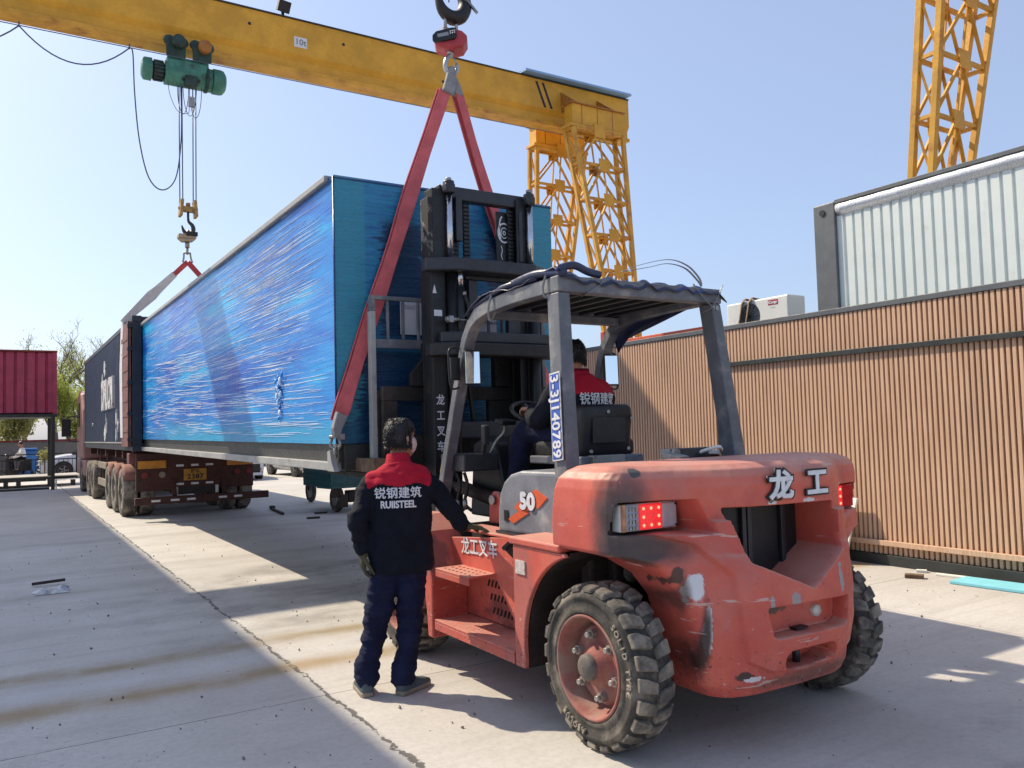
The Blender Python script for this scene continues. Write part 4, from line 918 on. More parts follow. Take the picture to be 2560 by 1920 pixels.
MB().beam((6.1, 18.85, .28), (6.1, 18.65, 1.02), .03, .03).beam((6.22, 18.85, .28), (6.22, 18.65, 1.02), .03, .03).tube(cat([(5.86, 18.4, 1.06), (6.0, 18.6, 1.08), (6.32, 18.6, 1.08), (6.46, 18.4, 1.06)]), .014, 8).build('handlebar', M['black'], tr)
# ------------------------------------------------------------------ far left: stilted red cabin, barrier, wall, scooter
M['red_corr'] = paint('magenta_red_sheet', 'a23c58', .6, 0, .15, 3, ('74293f', 4, .58, .8))
rc = thing('raised_cabin', 'dark red corrugated cabin raised on black steel stilts at the far left', 'cabin', (-1, 31.6, 0))
pf = []; x = 1.50
while x > -6: pf += [(x, 30.5), (x-.20, 30.5), (x-.235, 30.56), (x-.27, 30.56), (x-.29, 30.5)]; x -= .29
cw_ = MB()
for i in range(len(pf)-1):
    a, b = pf[i], pf[i+1]; cw_.add([(a[0],a[1],2.5),(b[0],b[1],2.5),(b[0],b[1],4.45),(a[0],a[1],4.45)], [(0,1,2,3)])
cw_.box((-6, 30.57, 2.5), (1.50, 33, 4.44)); cw_.build('wall', M['red_corr'], rc)
MB().box((1.44, 30.47, 2.44), (1.55, 30.62, 4.50)).build('corner_post', M['red_corr'], rc, .01)
MB().box((-6, 30.44, 4.46), (1.56, 33.05, 4.52)).build('roof', M['red_rust'], rc, .01)
MB().box((-6, 30.45, 2.36), (1.56, 33.05, 2.46)).build('floor_beam', M['frame_dark'], rc, .01)
for xx in (1.44, -2.2, -5.8):
    for yy in (30.55, 32.9): MB().box((xx-.055, yy-.055, 0), (xx+.055, yy+.055, 2.36)).build('stilt', M['frame_dark'], rc, .006)
M['pale_kerb'] = paint('pale_concrete', 'a8a49a', .85, 0, .15, 2)
pt_ = thing('low_platform', 'low steel platform of long dark beams on pale blocks under the raised red cabin', 'platform', (-1, 33.4, 0))
MB().box((-6, 32.8, .20), (1.35, 33.0, .34)).box((-6, 34.6, .2), (2.4, 34.8, .34)).box((-6, 30.9, .0), (1.36, 31.05, .07)).build('beam', M['frame_dark'], pt_, .01)
MB().box((-6, 32.7, .341), (2.4, 34.9, .37)).build('deck', M['pale_kerb'], pt_)
mb = MB()
for xx in (-4.5, .08, .45, 2.1): mb.box((xx, 32.75, 0), (xx+.14, 33.05, .199))
build_each(mb, 'block', M['frame_dark'], pt_)
tag(MB().box((1.53, 31.0, 0), (1.58, 31.05, .31)).build('marker_post', M['white_paint'], None, .004), 'short white marker post at the foot of the black stilt', 'post')
bar = thing('crowd_barrier', 'black steel crowd barrier with upright bars in front of the grey wall', 'barrier', (-1, 38.6, 0))
mb = MB()
for z in (1.02, .80, .12): mb.box((-5, 38.58, z), (2.72, 38.62, z+.045))
mb.build('rail', M['black'], bar); mb = MB(); x = -4.9
while x < 2.7: mb.box((x-.011, 38.589, .165), (x+.011, 38.611, .80)); x += .165
mb.build('upright_bar', M['black'], bar); mb = MB()
for xx in (-4.95, -2.1, .25, 2.68): mb.box((xx-.03, 38.57, 0), (xx+.03, 38.63, 1.02))
build_each(mb, 'post', M['black'], bar)
M['old_wall'] = paint('grey_cement_wall', '77746f', .9, 0, .2, .8, ('4d4a47', 2.2, .55, .8), None, .2, 12)
wa = thing('boundary_wall', 'grey cement boundary wall with a dark coping below the trees', 'wall', (0, 42.6, 0))
MB().box((-30, 42.4, 0), (60, 42.8, 1.55)).build('wall_face', M['old_wall'], wa); MB().box((-30, 42.34, 1.551), (60, 42.86, 1.63)).build('coping', M['red_rust'], wa)
M['blue_plastic'] = paint('blue_plastic', '2d6aa8', .45, 0, .15, 4)
bn = thing('portable_cabinet', 'tall blue plastic cabinet standing by the grey wall behind the scooter', 'cabinet', (1.05, 41.6, 0))
MB().box((.72, 41.3, .05), (1.36, 41.9, 1.18)).build('cabinet_body', M['blue_plastic'], bn, .06); MB().box((.70, 41.27, 1.181), (1.38, 41.93, 1.28)).build('lid', M['blue_plastic'], bn, .05); MB().box((.8, 41.292, .2), (1.28, 41.3, 1.0)).build('door', paint('lighter_blue_plastic', '3f86c8', .45), bn, .004)
hs_ = thing('climbing_plant', 'small leafy plant tied to the black stilt beside the barrier', 'plant', (1.5, 38.3, 0))
# scooter
scx, scy = .52, 40.4
sc_ = thing('motor_scooter', 'dark motor scooter parked by the blue cabinet, ridden by a person in a pale shirt', 'scooter', (scx, scy, 0))
for y in (-.0,):
    for x in (-.5, .45): MB().lathe([(.12, .02), (.2, 0), (.225, .03), (.225, .07), (.2, .1), (.12, .08)], (scx+x, scy-.05, .225), (0,1,0), 20, closed=False).build('wheel', M['rubber'], sc_)
MB().loft([[Vector((scx+x, scy-.13*k, z0)), Vector((scx+x, scy+.13*k, z0)), Vector((scx+x, scy+.13*k, z1)), Vector((scx+x, scy-.13*k, z1))] for x, z0, z1, k in ((-.35,.25,.9,.6),(-.25,.22,.95,1),(-.1,.2,.4,1),(.1,.2,.42,1),(.2,.3,.75,1),(.6,.4,.78,.8))], True, True).build('scooter_body', M['black'], sc_, .02)
MB().obox((scx+.3, scy, .80), (.3, .13, .05)).build('saddle', M['black'], sc_, .03); MB().tube([(scx-.32, scy-.3, 1.02), (scx-.36, scy, 1.05), (scx-.32, scy+.3, 1.02)], .015, 6).build('handlebar', M['zinc'], sc_)
# small debris on the yard
M['stick'] = paint('rusty_bar', '3a322d', .8, 0, .3, 10)
tag(MB().beam((4.90, 17.62, .03), (4.76, 16.3, .03), .05, .05).obox((4.91, 17.6, .05), (.05, .06, .04)).build('steel_bar', M['stick'], None, .01), 'long rusty steel bar on the ground right of the trailer', 'bar')
tag(MB().beam((5.30, 16.02, .02), (5.55, 15.98, .02), .04, .035).build('steel_rod', M['stick'], None, .006), 'short rusty rod lying nearest the tricycle wheel', 'rod')
tag(MB().beam((4.88, 15.2, .02), (5.12, 15.15, .02), .04, .035).build('steel_rod', M['stick'], None, .006), 'short rusty rod lying below the long steel bar', 'rod')
pb = MB(); random.seed(9); vs = []; fs = []
for j in range(7):
    for i in range(7): vs.append((.30+i*.055+random.uniform(-.02,.02), 9.95+j*.06+random.uniform(-.02,.02), max(.006, random.uniform(0, .06) if 0 < i < 6 and 0 < j < 6 else .006)))
for j in range(6):
    for i in range(6): k = j*7+i; fs.append((k, k+1, k+8, k+7))
tag(MB().add(vs, fs, True).build('plastic_scrap', paint('clear_plastic_scrap', 'a9adb0', .25, 0, .2, 9)), 'crumpled scrap of clear plastic on the shaded ground at the left edge', 'plastic scrap')
tag(MB().beam((.30, 10.6, .03), (.62, 10.55, .05), .03, .03).build('wooden_stick', M['stick']), 'thin dark stick lying on the plastic scrap at the left edge', 'stick')
# ------------------------------------------------------------------ trees
M['bark'] = paint('pale_bark', '6d6358', .9, 0, .25, 6); M['bark2'] = paint('grey_twig', 'b3a99c', .9, 0, .15, 6)
def leaf_mat(n, a, b):
    t = NT(n); c = t.mix(t.rng(t.noise(.9, 4, .6), .35, .65), a, b); m = t.out(c, .6)
    tl = t.n.new('ShaderNodeBsdfTranslucent'); t.l.new(c, tl.inputs[0]); mx = t.n.new('ShaderNodeMixShader'); mx.inputs[0].default_value = .5
    t.l.new(t.b.outputs[0], mx.inputs[1]); t.l.new(tl.outputs[0], mx.inputs[2]); t.l.new(mx.outputs[0], t.n['Material Output'].inputs[0]); return m
M['leaf1'] = leaf_mat('spring_leaf', (.26, .32, .06), (.46, .50, .12)); M['leaf2'] = leaf_mat('olive_leaf', (.26, .27, .09), (.42, .41, .15))
def tree(label, loc, h, spread, seed, leaves, lm, lowleaf=.7, name='tree'):
    rnd = random.Random(seed); t = thing(name, label, 'tree', loc, 'trees beyond the wall'); o = Vector(loc)
    tb = MB(); tips = []
    LEV = 5 if leaves < 7000 else 4
    def br(p, d, L, r, lev):
        n = 4; pts = [p]; q = p.copy(); dd = d.copy()
        for i in range(n):
            dd = (dd + Vector((rnd.uniform(-.25,.25), rnd.uniform(-.25,.25), rnd.uniform(-.08,.22)))).normalized(); q = q + dd*L/n; pts.append(q.copy())
        tb.tube(pts, [max(.007, r*(1-.55*i/n)) for i in range(n+1)], (3 if lev > 3 else 5) if lev > 1 else 8)
        if lev >= 2: tips.extend(pts[1:])
        if lev < LEV:
            for i in range(rnd.randint(2, 4) if lev else 8):
                k = rnd.randint(1 if lev else 2, n); a = rnd.uniform(0, 2*math.pi); s_ = rnd.uniform(.5, 1.0)*spread
                nd = (dd + Vector((math.cos(a)*s_, math.sin(a)*s_, rnd.uniform(.1, .7)))).normalized()
                br(pts[k], nd, L*rnd.uniform(.5, .72), r*.5, lev+1)
    br(o.copy(), Vector((0, 0, 1)), h*.42, h*.022, 0)
    tb.build('trunk', M['bark2'] if leaves < 2500 else M['bark'], t)
    lf = MB()
    for i in range(leaves):
        p = rnd.choice(tips); zf = (p.z-o.z)/h
        if zf > lowleaf and rnd.random() < .72: continue
        c = p + Vector((rnd.gauss(0,.22), rnd.gauss(0,.22), rnd.gauss(0,.18))); s_ = rnd.uniform(.05, .12)*(.6 if zf > .5 else 1)
        e = Euler((rnd.uniform(0,6), rnd.uniform(0,6), rnd.uniform(0,6))).to_matrix()
        lf.add([c+e@Vector((-s_,0,0)), c+e@Vector((0,-s_*.5,.01)), c+e@Vector((s_,0,0)), c+e@Vector((0,s_*.5,.01))], [(0,1,2,3)])
    lf.build('crown', lm, t, fix=False)
tree('tall half-bare tree with pale twigs between the red cabin and the truck', (2.6, 52, 0), 9.4, 1.05, 11, 6900, M['leaf1'], .60)
tree('bare-topped tree with pale twigs showing above the red cabin', (1.0, 53, 0), 8.4, 1.1, 23, 6500, M['leaf1'], .55)
tree('leafy light green tree low behind the wall beside the truck', (3.3, 47.5, 0), 5.2, .8, 31, 9000, M['leaf1'], 1.0)
tree('olive green tree behind the wall under the red cabin floor', (.6, 48.5, 0), 4.6, 1.0, 42, 9000, M['leaf2'], 1.0)
tree('yellow-green young tree at the far left over the wall', (-.9, 47, 0), 4.4, 1.0, 57, 8000, M['leaf1'], 1.0)
tree('half-bare tree partly hidden by the navy container', (4.4, 55, 0), 8.6, 1.0, 64, 6800, M['leaf2'], .6)
lf = MB(); rnd = random.Random(2)
for i in range(420):
    c = Vector((1.52+rnd.gauss(0,.10), 38.35+rnd.gauss(0,.1), .98+rnd.gauss(0,.12))); s_ = rnd.uniform(.03,.06); e = Euler((rnd.uniform(0,6), rnd.uniform(0,6), rnd.uniform(0,6))).to_matrix()
    lf.add([c+e@Vector((-s_,0,0)), c+e@Vector((0,-s_*.5,.01)), c+e@Vector((s_,0,0)), c+e@Vector((0,s_*.5,.01))], [(0,1,2,3)])
lf.build('foliage', M['leaf2'], hs_, fix=False); MB().tube([(1.5, 38.3, 0), (1.52, 38.33, .5), (1.5, 38.35, .98)], .03, 6).build('stem', M['bark'], hs_)
# ------------------------------------------------------------------ forklift
CX = 3.42
fk = thing('forklift', 'worn red forklift with a black mast holding up the blue wrapped load', 'forklift', (CX, 4.4, 0))
FO = Vector((CX, 4.4, 0))
def fp(x, y, z): return (x-FO.x, y-FO.y, z-FO.z)
def red_mat(name, spots, soot_shade=()):
    t = NT(name)
    n = t.noise(2.2, 6, .62); n2 = t.noise(14, 6, .65); n3 = t.noise(60, 5, .7)
    c = t.mix(t.rng(n, .32, .68), (.50, .060, .045), (.64, .115, .070))
    c = t.mix(t.rng(n2, .45, .75, 0, .35), c, (.36, .07, .065))
    nz = t.n.new('ShaderNodeNewGeometry'); up = t.xyz(nz.outputs['Normal'])[2]
    dust = t.math('MULTIPLY', t.rng(up, .0, .8, .10, .62), t.rng(t.noise(5, 6, .65), .25, .65, .5, 1))
    c = t.mix(dust, c, (.52, .38, .30))
    c = t.mix(t.rng(t.noise(3.1, 6, .65), .48, .75, 0, .38), c, (.40, .19, .18))
    c = t.mix(t.rng(t.noise(7, 7, .7), .56, .70, 0, .45), c, (.55, .16, .13))
    for ce, r, col, k, ns, a in spots:
        m = t.spot(fp(*ce), r, k, ns, .80, 1.0); c = t.mix(t.math('MULTIPLY', m, a), c, col)
    for ce, r, col, k, ns, a in soot_shade:
        m = t.spot(fp(*ce), r, k, ns, .45, 1.25); c = t.mix(t.math('MULTIPLY', m, a), c, col)
    lowz = t.rng(t.xyz()[2], .75, .30, .0, .055)
    ch = t.rng(t.math('ADD', t.noise(30, 8, .78), lowz), .665, .68); c = t.mix(t.math('MULTIPLY', ch, .85), c, (.52, .48, .46))
    ch2 = t.rng(t.math('ADD', t.noise(46, 6, .72, t.mapping((1,1,1), (0,0,0), (4,2,1))), lowz), .655, .675); c = t.mix(ch2, c, (.045, .03, .03))
    scr = t.rng(t.noise(9, 4, .6, t.mapping((.25, .25, 3.0), (0, .4, 0))), .66, .672); c = t.mix(t.math('MULTIPLY', scr, .7), c, (.55, .42, .38))
    return t.out(c, t.rng(n2, .3, .7, .42, .62), 0, t.math('ADD', n3, t.math('MULTIPLY', n2, .6)), .16, .01, .4)
G_, W_c, B_c = (.30, .30, .31), (.62, .63, .66), (.05, .04, .035)
cwm = red_mat('counterweight_red', [
    ((2.84, 2.95, .83), (.045, .3, .09), W_c, 1.0, 13, 1), ((2.885, 2.92, .63), (.018, .3, .12), W_c, 1.3, 17, .9), ((2.77, 3.0, .88), (.03, .3, .05), B_c, 1.1, 16, .9),
    ((3.16, 2.77, .735), (.018, .2, .045), G_, 1.0, 26, .9), ((3.32, 2.77, .725), (.035, .2, .05), G_, .8, 34, .9),
    ((3.69, 2.80, .80), (.018, .2, .08), G_, 1.0, 24, 1), ((3.67, 2.80, .98), (.03, .2, .035), G_, .6, 28, .8), ((3.27, 2.86, .675), (.13, .1, .028), (.10, .085, .07), 1.1, 30, .95),
    ((3.04, 2.8, .39), (.05, .2, .022), B_c, .9, 30, .95), ((3.10, 2.8, .37), (.06, .2, .014), W_c, 1.2, 34, .9), ((2.62, 3.1, 1.375), (.035, .05, .035), (.08, .08, .08), .5, 26, 1),
    ((2.55, 3.35, 1.0), (.07, .06, .04), (.5, .36, .22), .7, 26, .9), ((3.55, 2.82, 1.205), (.05, .1, .012), W_c, .9, 44, .9), ((3.27, 2.82, 1.21), (.04, .1, .010), W_c, .9, 44, .9)],
    [((2.555, 3.11, 1.16), (.15, .17, .26), (.075, .066, .064), .40, 8, .95), ((2.64, 3.06, 1.01), (.26, .25, .085), (.06, .05, .05), .40, 8, .95), ((2.70, 3.16, 1.16), (.25, .06, .10), (.035, .02, .02), .2, 9, .95), ((2.88, 2.93, .56), (.022, .3, .22), (.03, .02, .02), .4, 14, .95),  # sooty corner; the recess entry also paints in the recess's shade
     ((3.50, 2.77, .33), (.40, .3, .05), (.13, .075, .06), .7, 20, .75), ((2.80, 2.98, .72), (.03, .3, .2), (.07, .04, .035), .5, 12, .8)])
bodym = red_mat('chassis_red', [((2.47, 3.93, .50), (.1, .2, .5), (.30, .13, .12), .6, 6, .5), ((2.5, 5.3, .75), (.2, .35, .2), (.20, .10, .10), .6, 6, .8), ((2.9, 4.6, .45), (.2, .5, .22), (.10, .03, .03), .6, 5, .7)])  # last spot paints the shade of the step recess into the red
TB = [(0,2.80),(.3,2.81),(.42,2.85),(.52,2.92),(.62,2.985),(.72,3.03),(.85,3.06),(.90,3.075),(.93,3.11),(.95,3.16),(.97,3.25)]
def ytab(l):
    l = abs(l)
    for (a, p), (b, q) in zip(TB, TB[1:]):
        if l <= b: return p+(q-p)*(l-a)/(b-a)
    return TB[-1][1]
rings = []
for z, w, dy, fr in ((.27,.43,.07,3.22),(.285,.49,.03,3.25),(.34,.53,0,3.25),(.45,.545,-.02,3.25),(.6,.565,-.04,3.25),(.75,.61,-.04,3.25),(.86,.67,-.03,3.3),(.93,.75,-.02,3.4),(.965,.84,-.01,3.5),(.985,.94,0,3.57),(1.0,.955,0,3.58),(1.1,.96,0,3.58),(1.2,.96,0,3.57),(1.3,.955,0,3.55),(1.35,.945,.012,3.53),(1.385,.915,.035,3.50),(1.41,.86,.085,3.47),(1.418,.78,.16,3.44)):
    rg = []; r = .06
    for i in range(31):
        l = -w*math.cos(math.pi*i/30) if i not in (0, 30) else (-w if i == 0 else w)
        y = ytab(l*(.96/.96)) + dy; e = abs(l)-(w-r)
        if e > 0: y += r - math.sqrt(max(0, r*r-e*e))
        rg.append((CX+l, y, z))
    for i in range(9): rg.append((CX+w-2*w*i/8, fr, z))
    rings.append(rg)
cwt = MB().loft(rings, True, True, True).build('counterweight', cwm, fk)
cuts = [MB().prism([(2.975,1.20),(3.755,1.188),(3.76,.945),(3.47,.775),(3.075,.935)], 'xz', 2.5, 3.45),
        MB().prism([(3.13,.715),(3.745,.703),(3.735,.575),(3.70,.553),(3.20,.56),(3.165,.58)], 'xz', 2.5, 2.88),
        MB().prism([(3.31+.05*math.cos(a), .434+.05*math.sin(a)) for a in [math.pi/2+math.pi*i/8 for i in range(9)]]+[(3.60+.05*math.cos(a), .434+.05*math.sin(a)) for a in [-math.pi/2+math.pi*i/8 for i in range(9)]], 'xz', 2.5, 2.95)]
for s in (1, -1):
    cuts.append(MB().prism([(CX+s*(x-CX), z) for x, z in ((2.51,1.242),(2.885,1.245),(2.945,1.078),(2.487,1.086))], 'xz', 2.5, 3.165))
cut(cwt, cuts); remesh(cwt, .0062, 4)
PW = [(.37,0),(.40,.25),(.46,.38),(.61,.42),(.88,.45),(1.03,.58),(1.08,.75),(1.2,.9)]
_nn = [v.normal.y for v in cwt.data.vertices]; _co = []
for v, ny_ in zip(cwt.data.vertices, _nn):
    p = v.co + FO; _co.append(v.co.copy()); l = abs(p.x-CX)
    if p.y < 3.06 and p.z < 1.14 and ny_ < -.25:
        hw = None
        for (a, q), (b, r) in zip(PW, PW[1:]):
            if a <= p.z <= b: hw = q+(r-q)*(p.z-a)/(b-a)
        if hw is not None:
            d = min(hw-l, (p.z-.37)*1.0); k = max(0, min(1, d/.014)); _co[-1].y -= .034*k*k*(3-2*k)
cwt.data.vertices.foreach_set('co', [c for q in _co for c in q]); cwt.data.update()
# grille interior and radiator, set forward so its black stands in for shade
MB().box((2.99, 3.06, .70), (3.745, 3.12, 1.185)).build('radiator', M['black'], fk)
rm_ = MB()
for x in (3.30, 3.34, 3.60): rm_.box((x, 3.035, .76), (x+.03, 3.0595, 1.18))
build_each(rm_, 'radiator_frame', M['steel_dark'], fk, .004)
for x, z in ((3.20, .625), (3.60, .628)):
    MB().lathe([(.004,.0),(.03,.0),(.036,.008),(.036,.03),(.05,.032),(.052,.05),(.004,.05)], (x, 2.825, z), (0,1,0), 6).build('bolt', paint('pale_bolt', 'c9c7c0', .45, .2, .1, 20), cwt)
MB().cyl((3.46, 2.86, .385), (3.46, 2.86, .484), .02, n=12).build('tow_pin', M['steel_dark'], cwt)
MB().box((3.40, 2.80, .562), (3.49, 2.85, .572)).build('drain_plate', M['black'], cwt)
def ywarp(q): return Vector((q.x, ytab(q.x-CX)-.020 + (q.y-2.78), q.z))
for s_, x, z in (('\u9f99', 3.32, 1.285), ('\u5de5', 3.60, 1.285)):
    text(s_, .155, M['black_paint'], cwt, (x, 2.78+.010, z), (1,0,0), (0,0,1), off=.013, ext=.004, sx=1.15, warp=ywarp)
    text(s_, .150, M['white_paint'], cwt, (x, 2.78+.006, z), (1,0,0), (0,0,1), off=.0055, ext=.004, sx=1.15, warp=ywarp)
# tail lights
M['lens_red'] = paint('red_lens', 'b8141a', .2, 0, .15, 30); M['lens_clear'] = paint('clear_lens', 'b9b6bc', .2, 0, .1, 30)
led = NT('lit_red_led'); led.out((.9, .02, .02), .3); led.b.inputs['Emission Color'].default_value = (1, .12, .06, 1); led.b.inputs['Emission Strength'].default_value = 3.0; M['led'] = led.m
glow = NT('glowing_red_lens'); gl_n = glow.vor(90); glow.out(glow.mix(glow.rng(gl_n, .2, .6), (.75, .02, .03), (.42, .01, .02)), .25); glow.b.inputs['Emission Color'].default_value = (1, .03, .03, 1); glow.b.inputs['Emission Strength'].default_value = .35; M['lens_glow'] = glow.m
for s in (1, -1):
    def tx(x): return CX+s*(x-CX)
    tl = MB().box((tx(2.528), 3.095, 1.098), (tx(2.892), 3.16, 1.230)).build('tail_light', M['white_enamel'] if s == 1 else M['lens_red'], cwt, .006)
    MB().box((tx(2.642), 3.082, 1.102), (tx(2.786), 3.0945, 1.226)).build('red_lens', M['lens_glow'], tl, .006)
    MB().box((tx(2.789), 3.084, 1.104), (tx(2.885), 3.0945, 1.224)).build('clear_lens', M['lens_clear'], tl, .006)
    lb = MB()
    for i in range(3):
        for j in range(3):
            if i == 1 and j == 1: continue
            lb.ell((tx(2.665+i*.049), 3.081, 1.123+j*.041), (.008, .005, .008), 8, 6)
    build_each(lb, 'led', M['led'], tl)
    if s == 1:
        pc = MB()
        for i in range(3):
            for j in range(4): pc.box((2.578+i*.02, 3.084, 1.107+j*.03), (2.590+i*.02, 3.0895, 1.122+j*.03))
        pc.build('circuit_board', M['zinc'], tl); MB().box((2.562, 3.09, 1.102), (2.640, 3.0945, 1.226)).build('backing', paint('broken_lens_grey', '8f97a5', .5, 0, .3, 60), tl)
        MB().box((2.530, 3.075, 1.100), (2.552, 3.0945, 1.232)).build('broken_edge', paint('broken_orange_lens', 'b07a5a', .4, 0, .3, 30), tl, .004)
        sc = MB()
        for z in (1.112, 1.216): sc.cyl((2.876, 3.078, z), (2.876, 3.084, z), .006, n=10)
        sc.build('screw', M['steel_dark'], tl)
# chassis, side panels and steps
M['inner_dark'] = paint('dark_greasy_metal', '2a1d1b', .75, 0, .3, 4, ('3c2a26', 4, .5, .8))
MB().box((2.86, 3.56, .26), (3.98, 5.55, .90)).box((2.74, 3.62, .62), (4.10, 3.72, .965)).build('chassis', M['inner_dark'], fk, .02)
MB().box((2.75, 3.18, .30), (4.09, 3.50, .52)).cyl((2.78, 3.35, .41), (4.06, 3.35, .41), .09, n=16).build('steer_axle', M['inner_dark'], fk, .02)
ex = MB().tube(cat([(2.95, 3.52, .80), (2.85, 3.36, .90), (2.77, 3.12, .905)]), .052, 14, cap=False).tube(cat([(2.95, 3.52, .80), (2.85, 3.36, .90), (2.77, 3.13, .905)]), .044, 14); ex.build('exhaust_pipe', M['rubber'], fk)
for s in (1, -1):
    def X(x): return CX+s*(x-CX)
    arch = [(3.35+.545*math.cos(a), .41+.545*math.sin(a)) for a in [R(-8)+R(84)*i/14 for i in range(15)]]
    MB().prism([(3.99, .955), (3.99, .28), (3.895, .28)] + [p for p in arch if p[0] <= 3.90] + [(3.50, .955)], 'yz', X(2.47), X(2.50)).build('rear_fender', bodym, fk, .006)
    MB().prism([(3.895, .28)] + [p for p in arch if p[0] <= 3.90] + [(3.48, .945), (3.48, .96)] + [(p[0]+.012, p[1]+.008) for p in arch[::-1] if p[0] <= 3.90] + [(3.907, .28)], 'yz', X(2.505), X(2.86)).build('arch_liner', M['inner_dark'], fk)
    MB().box((X(2.50), 3.975, .28), (X(2.72), 3.99, .955)).build('fender_web', bodym, fk, .004)
    MB().box((X(2.458), 3.52, .958), (X(2.76), 4.02, 1.0)).build('fender_top', bodym, fk, .010)
    MB().box((X(2.467), 4.0, .335), (X(2.74), 5.0, .352)).box((X(2.467), 4.0, .285), (X(2.479), 5.0, .334)).build('lower_step', bodym, fk, .003)
    MB().prism([(4.0, .97), (5.10, .87), (5.10, .66), (4.50, .66), (4.22, .353), (4.0, .353)], 'yz', X(2.66), X(2.69)).build('side_panel', bodym, fk, .004)
    us = MB().box((X(2.455), 4.50, .685), (X(2.66), 4.95, .70)).box((X(2.455), 4.50, .645), (X(2.467), 4.95, .684)).build('upper_step', bodym, fk, .003)
    hl = MB()
    for i in range(7):
        for j in range(3): hl.cyl((X(2.50+j*.055), 4.56+i*.055, .699), (X(2.50+j*.055), 4.56+i*.055, .7015), .009, n=10)
    hl.build('grip_hole', M['inner_dark'], us)
    rcp = MB().prism([(4.15, .353), (5.05, .353), (5.05, .66), (4.42, .66)], 'yz', X(2.74), X(2.76)).build('step_recess', bodym, fk, .004)
    lv = MB()
    for j in range(3):
        for i in range(7): lv.obox((X(2.737), 4.40+j*.0-.045*i+.33-.05*j*(-1)*-.6, .60-.085*j), (.004, .006, .022), (R(25), 0, 0))
    build_each(lv, 'louvre', M['inner_dark'], rcp)
    MB().prism([(5.03, .22), (5.10, .22), (5.12, .39), (5.16, .58), (5.26, .76), (5.42, .88), (5.62, .93), (5.95, .93), (6.0, 1.0), (5.3, 1.02), (5.14, .92), (5.02, .60)], 'yz', X(2.465), X(2.74)).build('front_fender', bodym, fk, .012)
    MB().box((X(2.66), 3.62, .93), (X(2.88), 5.05, .945)).build('deck_edge', bodym, fk, .004)
txm = M['white_paint']
text('\u9f99\u5de5\u53c9\u8f66', .118, txm, fk, (2.655, 4.71, .832), (0,-1,.04), (0,-.05,1), sx=1.02, bold=.0022)
MB().box((2.462, 3.86, .80), (2.469, 3.955, .875)).build('sticker', paint('worn_white_sticker', 'c9bdb6', .6, 0, .25, 40), fk)
MB().tube([(2.675, 4.18, .80), (2.63, 4.225, .865), (2.605, 4.25, .90)], [.032, .032, .032], 14).build('fuel_filler', M['inner_dark'], fk)
MB().cyl((2.605, 4.25, .90), (2.592, 4.262, .92), .040, n=20).build('fuel_cap', M['black'], fk, .006)
# hood
hoodm = paint('grey_hood_paint', '7b7e86', .5, .1, .22, 5, ('b8b7b2', 4, .55, .85), ('a6a7a8', 22, .70), .08)
hd = MB().prism([(3.60,.965),(4.56,.955),(4.555,1.10),(4.53,1.20),(4.48,1.275),(4.40,1.325),(4.28,1.35),(3.60,1.36)], 'yz', 2.715, 4.125).build('engine_hood', hoodm, fk, .025, 3)
MB().box((2.705, 3.62, .948), (4.135, 4.57, .962)).build('hood_seal', M['steel_dark'], fk)
MB().box((2.708, 4.42, 1.03), (2.714, 4.47, 1.10)).build('hood_latch', M['black'], hd, .003)
lg = MB(); lg.prism([(4.42,1.045),(4.36,1.02),(4.18,1.10),(4.22,1.10),(4.12,1.145),(4.08,1.13),(3.98,1.20),(4.10,1.245),(4.16,1.225),(4.14,1.20),(4.30,1.155),(4.345,1.12),(4.30,1.10),(4.38,1.065)], 'yz', 2.709, 2.7145); lg.build('emblem', paint('orange_decal', 'cf5a32', .55, 0, .1, 20), hd)
text('50', .135, paint('outline_grey', '4a4c50', .6), hd, (2.7075, 4.19, 1.165), (0,-1,0), (0,0,1), sx=1.25, bold=.013)
text('50', .135, M['white_paint'], hd, (2.705, 4.19, 1.165), (0,-1,0), (0,0,1), sx=1.25, bold=.009)
MB().box((3.0, 3.50, 1.36), (3.86, 3.62, 1.40)).box((3.30, 3.55, 1.40), (3.62, 3.60, 1.47)).build('hood_hinge', M['steel_dark'], fk, .008)
jk = MB(); jk.obox((3.46, 3.62, 1.43), (.17, .05, .02), (0, .12, .2)).obox((3.58, 3.48, 1.425), (.06, .03, .012), (0,.3,.6)).obox((3.3, 3.52, 1.42), (.05, .06, .02), (.2,0,.3)); jk.build('tool', M['zinc'], fk, .005)
tubes = MB(); tubes.tube(cat([(3.5, 3.58, 1.43), (3.62, 3.5, 1.47), (3.7, 3.56, 1.44), (3.64, 3.62, 1.43), (3.74, 3.66, 1.42)]), .012, 6); tubes.build('rag', M['foam'], fk)
